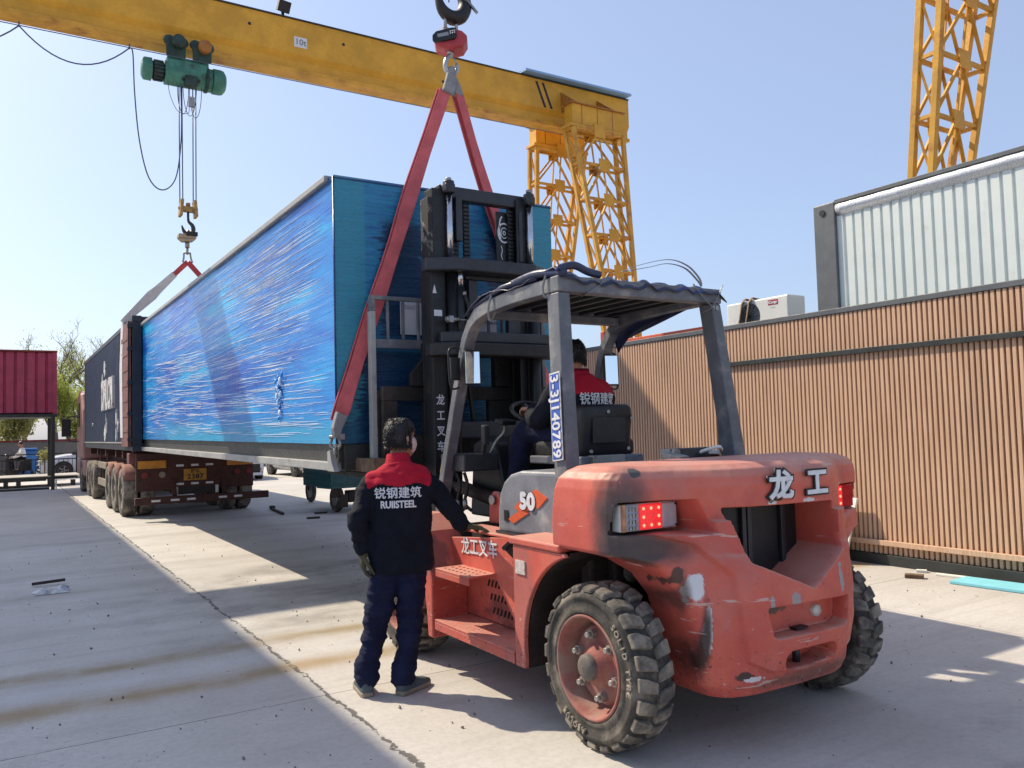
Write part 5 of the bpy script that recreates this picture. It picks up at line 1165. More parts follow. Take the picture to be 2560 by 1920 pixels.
# overhead guard
g0 = MB()
def P2(s, x, y, z): return (CX+s*(x-CX), y, z)
for s in (1, -1):
    pil = MB(); pil.loft([[P2(s,*q) for q in r] for r in ([(2.68,3.73,1.15),(2.78,3.73,1.15),(2.78,3.85,1.15),(2.68,3.85,1.15)], [(2.757,3.87,2.405),(2.84,3.87,2.405),(2.84,3.99,2.405),(2.757,3.99,2.405)])], True, True, False)
    pil.build('rear_pillar', M['guard'], fk, .008)
    path = [(3.952,2.455),(4.4,2.45),(4.72,2.43),(4.86,2.40),(4.96,2.34),(5.04,2.24),(5.10,2.10),(5.20,1.82),(5.41,1.22),(5.46,1.0)]
    rg = []
    for i, (y, z) in enumerate(path):
        a = path[max(0,i-1)]; b = path[min(len(path)-1,i+1)]; t = Vector((0, b[0]-a[0], b[1]-a[1])).normalized(); n = Vector((0, -t.z, t.y)); h = .045 if i < 4 else .034
        x0, x1 = 2.757, 2.84
        if i > 6: x0, x1 = x0-.008*(i-6), x1-.01*(i-6)
        c = Vector((0, y, z)); rg.append([Vector(P2(s, x, 0, 0)) + c + n*k*h for x, k in ((x0,-1),(x1,-1),(x1,1),(x0,1))])
    MB().loft(rg, True, True, False).build('front_pillar', M['guard'], fk, .006)
MB().box((2.753, 3.862, 2.406), (4.087, 3.95, 2.502)).build('rear_beam', M['guard'], fk, .008)
MB().box((2.84, 4.82, 2.37), (4.0, 4.88, 2.43)).build('front_beam', M['guard'], fk, .008)
rb = MB()
for i in range(8): x = 2.93 + i*.14; rb.box((x-.02, 3.951, 2.43), (x+.02, 4.819, 2.465))
rb.build('roof_bar', M['black'], fk, .004)
bt = MB()
for x in (4.025, 4.06):
    bt.cyl((x-.02, 3.858, 2.375), (x-.02, 3.868, 2.375), .016, n=10)
bt.build('guard_bolt', M['zinc'], fk)
# tarpaulin on the guard
M['tarp'] = paint('blue_black_tarp', '232c4a', .38, 0, .3, 6, ('2f4a8a', 2.2, .50, .75), None, .3, 22)
vs = []; fs = []; nu, nv = 44, 40
for j in range(nv+1):
    for i in range(nu+1):
        a, b = i/nu, j/nv; x = 2.742+a*1.375; y = 3.84+b*1.15
        z = 2.515 + .022*mnoise.noise(Vector((x*5, y*4, 1))) + .014*mnoise.noise(Vector((x*13, y*9, 4))) + .012*math.sin(x*44+2*mnoise.noise(Vector((x,y*3,0))))*max(0,1-b*3)
        if b > .78: z -= (b-.78)**1.5*1.1
        if b < .05: z -= .045*(1-b/.05)
        if a < .12 and b < .35: z += .05*(1-a/.12)*(1-b/.35)
        if a > .94: z -= (a-.94)/.06*(.04 + .20*max(0, b-.12))
        vs.append((x, y, z))
for j in range(nv):
    for i in range(nu): k = j*(nu+1)+i; fs.append((k, k+1, k+nu+2, k+nu+1))
tp = MB().add(vs, fs, True).build('tarpaulin', M['tarp'], fk); sm_ = tp.modifiers.new('s', 'SOLIDIFY'); sm_.thickness = .006
MB().tube(cat([(2.75, 3.86, 2.535), (2.88, 3.88, 2.57), (3.0, 3.9, 2.545), (3.1, 3.9, 2.53)]), [.024]*18+[.010], 10).tube(cat([(2.78, 3.84, 2.51), (2.76, 4.1, 2.545), (2.77, 4.4, 2.53)]), .026, 10).tube([(2.765, 4.1, 2.53), (2.76, 4.5, 2.525), (2.765, 4.95, 2.44)], [.025, .02, .012], 8).build('tarp_roll', M['tarp'], tp)
fl_ = MB(); vs, fs = grid_face((4.112, 4.05, 2.47), (.0, .98, -.10), (.012, 0, -.05), 20, 6, None)
fl_.prism([(4.05, 2.50), (5.02, 2.38), (5.0, 2.25), (4.1, 2.44)], 'yz', 4.108, 4.114).build('tarp_flap', M['tarp'], tp)
sp = MB(); M['strap'] = paint('grey_packing_strap', '8b9298', .5, 0, .15, 10)
sp.tube(cat([(3.30, 3.95, 2.575), (3.45, 3.93, 2.63), (3.66, 3.9, 2.675), (3.82, 3.9, 2.65), (3.92, 3.9, 2.58), (3.945, 3.9, 2.53)]), [(.010, .002)]*40, 6).tube(cat([(3.30, 3.94, 2.575), (3.5, 3.92, 2.615), (3.64, 3.89, 2.645), (3.80, 3.9, 2.63), (3.90, 3.9, 2.565), (3.945, 3.9, 2.52)]), [(.010, .002)]*40, 6)
for q in ([(2.75, 4.62, 2.50), (2.735, 4.64, 2.42), (2.75, 4.66, 2.34), (2.79, 4.67, 2.36), (2.80, 4.62, 2.47)], [(2.75, 3.98, 2.52), (2.738, 4.0, 2.45), (2.75, 4.0, 2.39), (2.80, 4.0, 2.41)], [(3.12, 3.85, 2.54), (3.05, 3.848, 2.46), (2.96, 3.855, 2.405), (2.98, 3.94, 2.40)], [(3.82, 3.85, 2.52), (3.90, 3.85, 2.44), (4.0, 3.855, 2.37), (4.04, 3.9, 2.36)], [(4.09, 3.85, 2.53), (4.03, 3.848, 2.44), (3.98, 3.856, 2.37), (4.0, 3.95, 2.36)]):
    sp.tube(cat(q), [(.008, .002)]*40, 6)
build_each(sp, 'strap', M['strap'], tp)
# licence plate on the left pillar
d_ = Vector((.077*.9, .14*.9, 1.27)).normalized(); pc = Vector((2.703, 3.842, 1.675)); bl = NT('blue_enamel'); bl.out((.03, .09, .42), .4)
side_ = Vector((0, -1, .11)).normalized()
pl_ = MB(); nrm = Vector((-1, 0, .06)).normalized()
pl_.loft([[pc + d_*a*h + side_*b*w + nrm*k for a, b in ((-1,-1),(-1,1),(1,1),(1,-1))] for k, h, w in ((.004,.255,.052),(.010,.255,.052))], True, True, False)
npl = pl_.build('number_plate', M['white_enamel'], fk, .002)
MB().loft([[pc + d_*a*h + side_*b*w + nrm*k for a, b in ((-1,-1),(-1,1),(1,1),(1,-1))] for k, h, w in ((.0095,.246,.044),(.0115,.246,.044))], True, True, False).build('plate_field', bl.m, npl)
text('3-3J140789', .108, M['white_paint'], npl, pc + nrm*.0135, -d_, side_, sx=.92, sp=1.06, bold=.0028)
# mirrors
mir = NT('mirror_glass'); mir.out((.9, .92, .94), .03, 1)
for s in (1, -1):
    mm = MB().obox(P2(s, 2.80, 5.0, 2.045), (.060, .016, .122), (R(-2), 0, R(-14))).build('mirror', M['black'], fk, .014, 3)
    MB().obox((P2(s, 2.80, 5.0, 2.045)[0]-.0045, 4.982, 2.0445), (.052, .003, .112), (R(-2), 0, R(-14))).build('mirror_glass', mir.m, mm, .002)
    br = MB(); br.tube(cat([P2(s, 2.755, 5.10, 2.19), P2(s, 2.70, 5.10, 2.19), P2(s, 2.665, 5.09, 2.15), P2(s, 2.665, 5.08, 1.95), P2(s, 2.69, 5.08, 1.90), P2(s, 2.74, 5.08, 1.91)]), .008, 8); br.obox(P2(s, 2.71, 5.09, 2.04), (.035, .02, .08)); br.build('bracket', M['black'], mm, .004)
MB().tube(cat([(2.755, 5.27, 1.72), (2.80, 5.24, 1.72), (2.815, 5.26, 1.66), (2.80, 5.33, 1.45), (2.77, 5.36, 1.385), (2.745, 5.36, 1.385)]), .010, 8).build('grab_handle', M['steel_dark'], fk)
# seat, controls, cowl
MB().box((3.13, 4.20, 1.365), (3.65, 4.80, 1.42)).build('seat_base', M['guard'], fk, .01)
MB().loft([[Vector((CX+dx*w, y, z)) for dx, z in ((-1,1.42),(-1,1.50),(-.9,1.53),(.9,1.53),(1,1.50),(1,1.42))] for y, w in ((4.30,.24),(4.4,.26),(4.75,.26),(4.84,.22))], True, True).build('seat_cushion', M['black'], fk, .02)
sb_ = MB().loft([[Vector((CX-.035+dx*w, y+dy, z)) for dx, dy in ((-1,.03),(-.95,-.04),(.95,-.04),(1,.03),(.9,.10),(-.9,.10))] for y, z, w in ((4.32,1.40,.20),(4.30,1.46,.215),(4.27,1.67,.22),(4.262,1.735,.205),(4.27,1.755,.17))], True, True).build('seat_back', M['black'], fk, .02)
MB().box((CX-.17, 4.222, 1.50), (CX+.10, 4.232, 1.67)).build('back_plate', M['black'], sb_, .004); mb = MB()
for x, z in ((CX-.19, 1.45), (CX-.04, 1.705), (CX+.12, 1.46), (CX+.155, 1.66)): mb.cyl((x, 4.23, z), (x, 4.218, z), .012, n=10)
mb.build('screw', M['zinc'], sb_)
MB().box((3.20, 4.16, 1.37), (3.46, 4.22, 1.425)).build('seat_rail', M['zinc'], fk, .004)
cwl = MB().prism([(5.10,.95),(5.62,.95),(5.55,1.50),(5.40,1.55),(5.22,1.50),(5.12,1.2)], 'yz', 3.10, 3.78).build('cowl', M['black'], fk, .02)
MB().box((2.80, 5.15, 1.31), (3.09, 5.52, 1.435)).build('console', M['steel_dark'], fk, .012)
tg = MB().prism([(5.50,1.30),(5.41,1.27),(5.455,1.41)], 'yz', 2.785, 2.799).build('warning_triangle', paint('yellow_sticker', 'c9a52c', .6, 0, .15, 30), fk)
lv = MB(); lv.beam((2.98, 5.2, 1.40), (2.975, 5.14, 1.55), .03, .03).beam((2.975, 5.14, 1.50), (2.965, 5.12, 1.64), .045, .05); lv.build('hand_brake', M['steel_dark'], fk, .006)
lv = MB(); lv.tube(cat([(3.06, 5.22, 1.43), (3.09, 5.18, 1.52), (3.13, 5.14, 1.58), (3.13, 5.12, 1.63)]), .011, 8); k_ = lv.build('lever', M['zinc'], fk); MB().obox((3.13, 5.11, 1.66), (.07, .045, .018), (.2,0,.2)).build('lever_knob', M['black'], k_, .008)
sw = MB(); cs_, ax = Vector((3.34, 5.02, 1.715)), Vector((0, -.52, 1)).normalized(); u_ = Vector((1,0,0)); v_ = ax.cross(u_)
sw.tube([cs_ + (u_*math.cos(a)+v_*math.sin(a))*.185 for a in [2*math.pi*i/36 for i in range(37)]], .016, 10, cap=False)
for a in (R(90), R(210), R(330)): sw.beam(cs_ + (u_*math.cos(a)+v_*math.sin(a))*.18, cs_-ax*.02, .03, .012, ax)
sw.cyl(cs_-ax*.05, cs_, .05, n=18); sw.tube([cs_, cs_-ax*.45], .03, 10); sw.build('steering_wheel', M['black'], fk)
MB().cyl((3.24, 5.10, 1.35), (3.24, 5.10, 1.56), .085, n=24).build('reservoir', M['black'], fk, .01)
# tilt cylinder, hoses
tc = MB()
for x in (2.96, 3.07): tc.prism([(4.90,.945),(5.10,.945),(5.08,1.12),(5.03,1.17),(4.98,1.17),(4.93,1.12)], 'yz', x, x+.03)
tcb = tc.build('tilt_bracket', bodym, fk, .01); MB().cyl((2.95, 5.01, 1.11), (2.935, 5.01, 1.11), .035, n=16).cyl((2.99, 5.01, 1.09), (3.07, 5.01, 1.09), .075, n=18).build('pivot_pin', M['zinc'], tcb)
MB().cyl((3.03, 5.01, 1.09), (3.03, 5.65, 1.17), .05, n=16).cyl((3.03, 5.65, 1.17), (3.03, 5.92, 1.20), .025, n=12).build('tilt_cylinder', M['inner_dark'], fk)
hz = MB()
for x, y in ((2.83, 5.32), (2.87, 5.28)): hz.tube(cat([(x, y, 1.30), (x+.015, y-.02, 1.2), (x-.0, y-.0, 1.08), (x+.04, y-.03, 1.02)]), .013, 8)
hz.build('hose', M['black'], fk); mb = MB()
for x, y in ((2.83, 5.32), (2.87, 5.28)): mb.cyl((x, y, 1.10), (x+.005, y, 1.03), .019, n=8)
mb.build('hose_fitting', M['zinc'], fk)
# wheels
M['lug'] = paint('pale_lug_nut', 'a5a19a', .5, .5, .2, 20)
def fork_wheel(x, y, r, w, s):
    c = (x, y, r); ax = (s, 0, 0)     # axis points inwards
    wl = MB().lathe([(r*.62,.02),(r*.66,.0),(r*.70,.010),(r*.80,.014),(r*.82,.006),(r*.86,.006),(r*.88,.016),(r*.925,.03),(r*.945,.055),(r*.945,w-.055),(r*.925,w-.03),(r*.86,w),(r*.62,w-.02)], c, ax, 64, closed=False).build('wheel', M['rubber'], fk)
    tr_ = MB(); n = 24; C = Vector(c); A = Vector(ax); U = Vector((0,1,0)); V = Vector((0,0,1))
    rnd = random.Random(int(x*10))
    for side in (0, 1):
        for k in range(n):
            a0 = 2*math.pi*(k+(.5 if side else 0))/n; da = 2*math.pi/n*.36
            def pt(a, rr, h): return C + A*(h if side == 0 else w-h) + (U*math.cos(a)+V*math.sin(a))*rr
            j = rnd.uniform(-.006, .004); sh_ = da*.55
            o = [pt(a0-da, r*.90, .016), pt(a0+da, r*.90, .016), pt(a0+da+sh_, r*.94, w*.50), pt(a0-da*.6+sh_, r*.94, w*.50)]
            t_ = [pt(a0-da*.92, r*.965+j, .014), pt(a0+da*.92, r*.965+j, .014), pt(a0+da*.9, r*.998+j, .05), pt(a0-da*.9, r*.998+j, .05), pt(a0+da*.85+sh_, r+j, w*.48), pt(a0-da*.5+sh_, r+j, w*.48)]
            tr_.add(o+t_, [(0,1,5,4),(4,5,6,7),(7,6,8,9),(9,8,2,3),(0,4,7,9,3),(1,2,8,6,5),(0,3,2,1)])
    td = tr_.build('tread', M['dusty_rubber'], wl, .005, 1)
    rim = MB().lathe([(r*.635,.006),(r*.62,.0),(r*.595,.004),(r*.585,.03),(r*.545,.075),(r*.53,.10),(r*.525,.135),(r*.485,.135),(r*.48,.10),(r*.46,.092),(r*.44,.09),(r*.30,.085),(r*.275,.085),(r*.26,.06),(r*.18,.055),(r*.17,.02),(.003,.02)], c, ax, 48, closed=False).build('rim', M['rim_red'], wl)
    nb = MB()
    for k in range(6):
        a = 2*math.pi*(k+.3)/6; p = C + (U*math.cos(a)+V*math.sin(a))*r*.375
        nb.cyl(p+A*.095, p+A*.055, .025, n=6, sm=False).cyl(p+A*.055, p+A*.03, .014, n=8)
    build_each(nb, 'lug_nut', M['lug'], rim)
    MB().lathe([(r*.165,.022),(r*.160,.0),(r*.135,-.012),(r*.07,-.02),(.003,-.022)], c, ax, 24, closed=False).build('hub_cap', paint('dusty_hub_cap', '6b635c', .7, .1, .3, 14, ('9a7748', 9, .58, .8)), rim)
    return wl
M['rim_red'] = paint('dusty_red_rim', '96584f', .8, 0, .25, 6, ('94796c', 4, .44, .72), ('6a5a50', 16, .72))
rw = fork_wheel(2.487, 3.35, .41, .245, 1); fork_wheel(4.353, 3.35, .41, .245, -1)
fork_wheel(2.465, 5.62, .42, .30, 1); fork_wheel(4.375, 5.62, .42, .30, -1)
M['raised'] = paint('raised_rubber_lettering', '8f8779', .85, 0, .2, 20)
def arc_text(s_, a_start, step, rr, size):
    for i, chx in enumerate(s_):
        if chx == ' ': continue
        a = a_start + step*i; u = Vector((0, -math.cos(a), math.sin(a)))   # seen from -X: right is -Y
        text(chx, size, M['raised'], rw, Vector((2.487+.005, 3.35, .41)) + u*rr, Vector((0, -math.sin(a), -math.cos(a))), u, 'tyre_lettering', off=.001, ext=.006)
arc_text('SOLID TYRE', R(47), R(-6.3), .325, .044)
arc_text('AEOLUE', R(262), R(-5.8), .325, .040)
# mast
MY0, MY1 = 5.90, 6.10
mst = MB()
for x0, x1 in ((2.95, 3.075), (3.865, 3.99)):
    mst.box((x0, MY0, .35), (x1, MY0+.022, 2.95)); mst.box((x0, MY1-.022, .35), (x1, MY1, 2.95))
    xo = x0 if x0 < CX else x1-.022; mst.box((xo, MY0+.0221, .35), (xo+.022, MY1-.0221, 2.95))
ms = mst.build('mast', M['mast'], fk, .004)
inn = MB()
for x0, x1 in ((2.985, 3.15), (3.80, 3.935)):
    inn.box((x0, MY0+.03, .5), (x1, MY0+.052, 3.60)); inn.box((x0, MY1-.052, .5), (x1, MY1-.03, 3.60))
    xo = x0 if x0 < CX else x1-.022; inn.box((xo, MY0+.0521, .5), (xo+.022, MY1-.0521, 3.60))
inn.build('inner_mast', M['mast'], ms, .004)
MB().box((2.945, 5.93, 2.951), (2.985, 6.07, 3.52)).build('mast_wear_plate', paint('bare_mast_plate', '8f8b84', .6, .2, .3, 6, ('2a2826', 3.0, .5, .56)), ms, .004)
MB().box((3.06, 5.95, 3.535), (3.95, 6.05, 3.645)).cyl((3.125, 5.90, 3.56), (3.125, 5.90, 3.665), .048, n=18).cyl((3.915, 5.90, 3.56), (3.915, 5.90, 3.655), .048, n=18).box((3.08, 5.86, 3.565), (3.17, 5.96, 3.64)).box((3.87, 5.86, 3.555), (3.96, 5.96, 3.63)).build('top_crossbar', M['steel_dark'], ms, .012)
mb = MB()
for x in (3.125, 3.915): mb.cyl((x, 5.90, 3.666), (x, 5.90, 3.69), .026, n=6)
build_each(mb, 'hex_nut', M['zinc'], ms, .003)
rd = MB()
for x in (3.125, 3.915): rd.cyl((x, 5.90, 2.96), (x, 5.90, 3.555), .029, n=20)
rd.cyl((3.175, 5.83, 2.78), (3.175, 5.83, 2.93), .026, n=16)
build_each(rd, 'chrome_rod', M['chrome'], ms)
cy = MB()
for x in (3.125, 3.915): cy.cyl((x, 5.87, .6), (x, 5.87, 2.90), .045, n=20)
cy.cyl((3.175, 5.83, 2.2), (3.175, 5.83, 2.77), .034, n=16)
build_each(cy, 'lift_cylinder', M['black'], ms)
hx = MB(); hx.box((3.20, 5.92, 3.18), (3.26, 5.98, 3.55)).box((3.82, 5.92, 3.05), (3.86, 5.97, 3.5)); build_each(hx, 'chain_anchor', M['steel_dark'], ms, .006)
for x in (3.225, 3.335, 3.775):
    chn = MB(); z = 2.98
    while z < 3.5: chn.box((x-.028, 5.985, z), (x+.028, 6.015, z+.022)); chn.cyl((x-.032, 6.0, z+.028), (x+.032, 6.0, z+.028), .006, n=6); z += .034
    chn.build('lift_chain', M['mast'], ms)
xm = MB(); xm.prism([(2.88,5.95),(2.88,5.86),(3.10,5.74),(3.86,5.74),(4.06,5.86),(4.06,5.95)], 'xy', 2.895, 3.0)
xm.build('crossmember', M['steel_dark'], ms, .012)
MB().prism([(3.0,5.95),(3.0,5.84),(3.18,5.75),(3.98,5.75),(4.10,5.86),(4.10,5.95)], 'xy', 2.315, 2.405).build('crossmember', M['steel_dark'], ms, .012)
MB().prism([(2.90,5.95),(2.90,5.84),(3.05,5.70),(3.95,5.70),(4.14,5.86),(4.14,5.95)], 'xy', 2.205, 2.31).build('crossmember', M['mast'], ms, .012)
MB().box((3.27, 5.91, 2.86), (3.80, 5.97, 2.894)).box((3.30, 5.91, 2.42), (3.385, 5.97, 2.855)).box((3.68, 5.91, 2.42), (3.80, 5.97, 2.855)).build('inner_frame', M['steel_dark'], ms, .006)
MB().box((3.17, 5.86, 1.54), (3.80, 5.92, 1.675)).build('crossmember', M['steel_dark'], ms, .01)
MB().box((3.645, 6.02, 2.96), (3.865, 6.035, 3.50)).build('mast_panel', M['black'], ms)
em = MB()   # chalk spiral with drips on the panel
for r_, w in ((.012,.010), (.034,.010), (.062,.016)): em.tube([(3.725+r_*math.cos(a), 6.016, 3.315+1.35*r_*math.sin(a)) for a in [2*math.pi*i/20 for i in range(21)]], (w*.5, .002), 6, ref=(0,1,0))
em.tube(cat([(3.69, 6.016, 3.25), (3.675, 6.016, 3.33), (3.685, 6.016, 3.42), (3.705, 6.016, 3.46)]), (.008,.002), 6, ref=(0,1,0))
for i in range(12): em.tube([(3.785+.008*math.cos(a)+i*.0022, 6.016, 3.27-i*.026+.012*math.sin(a)) for a in [2*math.pi*k/8 for k in range(9)]], (.003,.002), 5, ref=(0,1,0))
em.obox((3.77, 6.016, 3.16), (.006, .002, .05)).tube(cat([(3.69, 6.016, 3.2), (3.70, 6.016, 3.16), (3.69, 6.016, 3.12), (3.70, 6.016, 3.08)]), (.005,.002), 5, ref=(0,1,0)); em.build('chalk_mark', M['white_paint'], ms)
for i, chx in enumerate('\u9f99\u5de5\u53c9\u8f66'): text(chx, .09, M['white_paint'], ms, (3.005, 5.897, 1.85-i*.125), (1,0,0), (0,0,1), sx=.85, bold=.0015)
_lp = MB().prism([(2.955,2.72),(2.99,2.72),(2.972,2.79)], 'xz', 5.893, 5.898).prism([(2.965,2.535),(3.035,2.535),(3.035,2.585),(2.965,2.585)], 'xz', 5.893, 5.898)
build_each(_lp, 'label_plate', M['white_paint'], ms)
vl = MB(); vl.cyl((3.02, 5.80, 2.50), (3.14, 5.80, 2.50), .018, n=10).cyl((3.14, 5.80, 2.50), (3.22, 5.80, 2.50), .006, n=8).obox((3.06, 5.80, 2.50), (.02, .025, .025)).cyl((3.19, 5.79, 2.70), (3.19, 5.79, 2.73), .016, n=8); vl.build('valve', M['zinc'], ms)
MB().tube(cat([(3.20, 5.80, 2.70), (3.24, 5.80, 2.55), (3.245, 5.80, 2.3), (3.24, 5.82, 2.1)]), .016, 8).tube(cat([(3.35, 6.05, 2.9), (3.33, 6.05, 2.3), (3.4, 6.05, 1.6)]), .02, 8).build('hose', M['black'], ms)
# carriage, backrest and forks
M['carr'] = paint('dusty_black_carriage', '191716', .7, 0, .3, 3, ('4b413a', 2.5, .5, .8))
cr = MB()
cr.box((2.62, 6.16, 1.86), (4.22, 6.22, 1.98)).box((2.62, 6.16, 1.30), (4.22, 6.22, 1.58)).box((2.62, 6.16, 1.581), (2.75, 6.22, 1.859)).box((2.98, 6.16, 1.581), (3.27, 6.22, 1.859)).box((3.61, 6.16, 1.581), (3.87, 6.22, 1.859)).box((4.1, 6.16, 1.581), (4.22, 6.22, 1.859))
cr.box((2.98, 6.12, 1.981), (3.35, 6.2, 2.34)).box((3.66, 6.12, 1.981), (3.92, 6.2, 2.34)).prism([(2.98,1.98),(2.98,2.22),(2.86,2.08),(2.86,1.98)], 'xz', 6.13, 6.19)
crg = cr.build('carriage', M['carr'], fk, .008)
MB().box((2.555, 6.235, 1.36), (2.60, 6.305, 2.60)).build('backrest_post', M['rail_grey'], crg, .004)  # paler than the other bars: sunlit brightness put into its colour
bk = MB().box((2.56, 6.24, 2.6001), (2.60, 6.30, 2.735)).box((4.24, 6.24, 1.36), (4.28, 6.30, 2.735)).box((2.601, 6.25, 2.70), (4.239, 6.29, 2.735)).box((2.601, 6.25, 2.30), (4.239, 6.29, 2.375))
for x in (2.72, 2.86, 3.0, 3.13, 3.27, 3.41, 3.55, 3.69, 3.83, 3.97, 4.11): bk.box((x-.012, 6.258, 2.3751), (x+.012, 6.282, 2.6999))
bk.build('load_backrest', M['guard'], crg, .005)
for x in (2.60, 4.10):
    MB().prism([(6.23,1.95),(6.29,1.95),(6.29,1.28),(7.55,1.265),(7.55,1.24),(6.23,1.215)], 'yz', x, x+.15).build('fork', M['carr'], fk, .006)
# ------------------------------------------------------------------ people
M['skin'] = paint('skin', 'a9795f', .55, 0, .12, 30, None, None, .05, 200)
M['hair'] = paint('black_hair', '1a191c', .38, 0, .3, 40, None, None, .6, 160)
def cloth(name, col, var=.2, spec=.2):
    t = NT(name); c0 = lin(col)[:3]; n = t.noise(7, 5, .6)
    c = t.mix(t.rng(n, .3, .7), tuple(x*(1-var) for x in c0), tuple(min(1, x*(1+var)) for x in c0))
    c = t.mix(t.rng(t.noise(120, 3, .6), .4, .7, 0, .25), c, tuple(x*.6 for x in c0))
    b = t.math('ADD', t.noise(300, 2, .5), t.math('MULTIPLY', t.noise(14, 5, .6), 2.0)); return t.out(c, .85, 0, b, .25, .01, spec)
M['navy'] = cloth('navy_twill', '141823', .25); M['navy_tr'] = cloth('navy_trouser_twill', '191e38', .3); M['redc'] = cloth('red_twill', 'b01c33', .15)
M['glove'] = cloth('grimy_glove', '57523f', .35); M['maskm'] = cloth('pale_mask', 'd9c3c4', .05); M['shoe'] = cloth('grey_shoe_mesh', '4d565c', .3); M['sole'] = paint('dusty_sole', '8d8272', .8, 0, .2, 12)
def limb(mb, pts, rad, n=14, sub=4, mi=0, ref=None):
    """smooth closed limb through pts; rad entries r or (rx, ry); rounded ends"""
    P = cat(pts, sub); rs = []
    for i in range(len(rad)-1):
        for k in range(sub):
            t = k/sub; t = t*t*(3-2*t); a = rad[i] if isinstance(rad[i], tuple) else (rad[i], rad[i]); b = rad[i+1] if isinstance(rad[i+1], tuple) else (rad[i+1], rad[i+1])
            rs.append((a[0]+(b[0]-a[0])*t, a[1]+(b[1]-a[1])*t))
    e = rad[-1]; rs.append(e if isinstance(e, tuple) else (e, e))
    t0 = (P[0]-P[1]).normalized(); t1 = (P[-1]-P[-2]).normalized(); m0 = min(rs[0]); m1 = min(rs[-1])
    A = [P[0]+t0*m0*.85, P[0]+t0*m0*.5]; B = [P[-1]+t1*m1*.5, P[-1]+t1*m1*.85]
    sc = lambda r, k: (r[0]*k, r[1]*k)
    mb.tube(A+P+B, [sc(rs[0], .35), sc(rs[0], .82)]+rs+[sc(rs[-1], .82), sc(rs[-1], .35)], n, True, mi, True, 1, ref)
    return mb
class Body:
    """local frame: x right, y forward, z up"""
    def __init__(s, root, fwd):
        s.o = Vector(root); s.f = Vector((fwd[0], fwd[1], 0)).normalized(); s.r = Vector((s.f.y, -s.f.x, 0))
    def __call__(s, x, y, z): return s.o + s.r*x + s.f*y + Vector((0,0,z))
    def L(s, w): d = Vector(w)-s.o; return (d.dot(s.r), d.dot(s.f), d.z)
def head_parts(B, c, yaw, tilt=0):
    """head centred at c (world); returns fn mapping head-local (x right, y forward, z up) to world"""
    m = Matrix.Rotation(-yaw, 3, 'Z') @ Matrix((B.r, B.f, Vector((0,0,1)))).transposed()
    m = m if not tilt else m @ Matrix.Rotation(tilt, 3, 'X')
    # yaw>0 turns to the person's right
    c = Vector(c); return lambda x, y, z: c + m @ Vector((x, y, z))
def add_head(mb, H, neck_base):
    rg = []
    for z, w, f, b in ((-.118,.030,.072,-.02),(-.108,.042,.085,.0),(-.085,.056,.092,-.045),(-.06,.064,.092,-.068),(-.03,.070,.092,-.082),(0,.074,.094,-.092),(.03,.076,.096,-.098),(.06,.075,.094,-.098),(.085,.068,.082,-.088),(.105,.052,.058,-.066),(.118,.025,.028,-.03)):
        cy = (f+b)/2; hy = (f-b)/2; rg.append([H(w*math.cos(a)*(1 if abs(math.cos(a)) < .9 else 1), cy+hy*math.sin(a), z) for a in [2*math.pi*k/20 for k in range(20)]])
    mb.loft(rg, True, True)
    limb(mb, [H(0,.088,.028), H(0,.105,-.002), H(0,.112,-.020)], [.010,.013,.015], 8)           # nose
    limb(mb, [H(-.022,.088,-.055), H(0,.094,-.055), H(.022,.088,-.055)], [.006,.008,.006], 8)   # mouth
    for s in (-1, 1):
        limb(mb, [H(s*.072,-.012,-.03), H(s*.082,-.016,-.005), H(s*.084,-.022,.022)], [(.006,.012),(.007,.018),(.006,.014)], 8)   # ears
        limb(mb, [H(s*.018,.088,.036), H(s*.045,.082,.038)], [.007,.006], 8)                    # brow
    limb(mb, [H(0,-.012,-.07), Vector(neck_base)], [.056,.060], 14)
def hand(mb, B, w, pd, up, side, curl=.5, s=1.0, thumb=True, spread=1.0):
    """w wrist (world), pd pointing direction, up back-of-hand normal, side: +1 thumb lies on pd x up side"""
    w = Vector(w); d = Vector(pd).normalized(); u = Vector(up); u = (u-d*u.dot(d)).normalized(); q = d.cross(u).normalized()*side
    for k in (-.028, -.010, .010, .028):
        limb(mb, [w+q*k*.8*s, w+d*.045*s+q*k*s+u*.004*s, w+d*.088*s+q*k*1.1*s], [.016*s,.016*s,.0145*s], 8, 3)
    for k, L, c in ((.033,.072,1.0),(.011,.080,.95),(-.011,.074,1.0),(-.032,.058,1.1)):
        p0 = w+d*.085*s+q*k*1.05*s*spread; a = 0; pts = [p0]; seg = (.42, .32, .26)
        for sgm in seg:
            a += curl*c*.62; dd = d*math.cos(a)-u*math.sin(a) + q*k*1.2*(spread-1+.2); pts.append(pts[-1]+dd.normalized()*L*sgm*s)
        limb(mb, pts, [.0105*s,.010*s,.009*s,.0078*s], 8, 3)
    if thumb:
        p0 = w+d*.025*s+q*.030*s-u*.004*s
        limb(mb, [p0, p0+(d*.6+q*.8-u*.25)*.036*s, p0+(d*.85+q*.55-u*.45)*.068*s, p0+(d*1.0+q*.28-u*.55)*.090*s], [.014*s,.012*s,.0105*s,.009*s], 8, 3)
def wrinkle(o, f, amp, dirs=(1, 1, 1), seed=0):
    vv = o.data.vertices; nn = [v.normal.copy() for v in vv]; co = [v.co.copy() for v in vv]; out = []
    for p, m in zip(co, nn):
        n = mnoise.noise(Vector((p.x*f*dirs[0]+seed, p.y*f*dirs[1], p.z*f*dirs[2]))) + .5*mnoise.noise(Vector((p.x*f*2.3*dirs[0], p.y*f*2.3*dirs[1]+seed, p.z*f*2.3*dirs[2])))
        out.extend(p + m*(n*amp))
    vv.foreach_set('co', out); o.data.update()
def set_mats(o, fn):
    o.data.polygons.foreach_set('material_index', [fn(p.center, p.normal) for p in o.data.polygons])
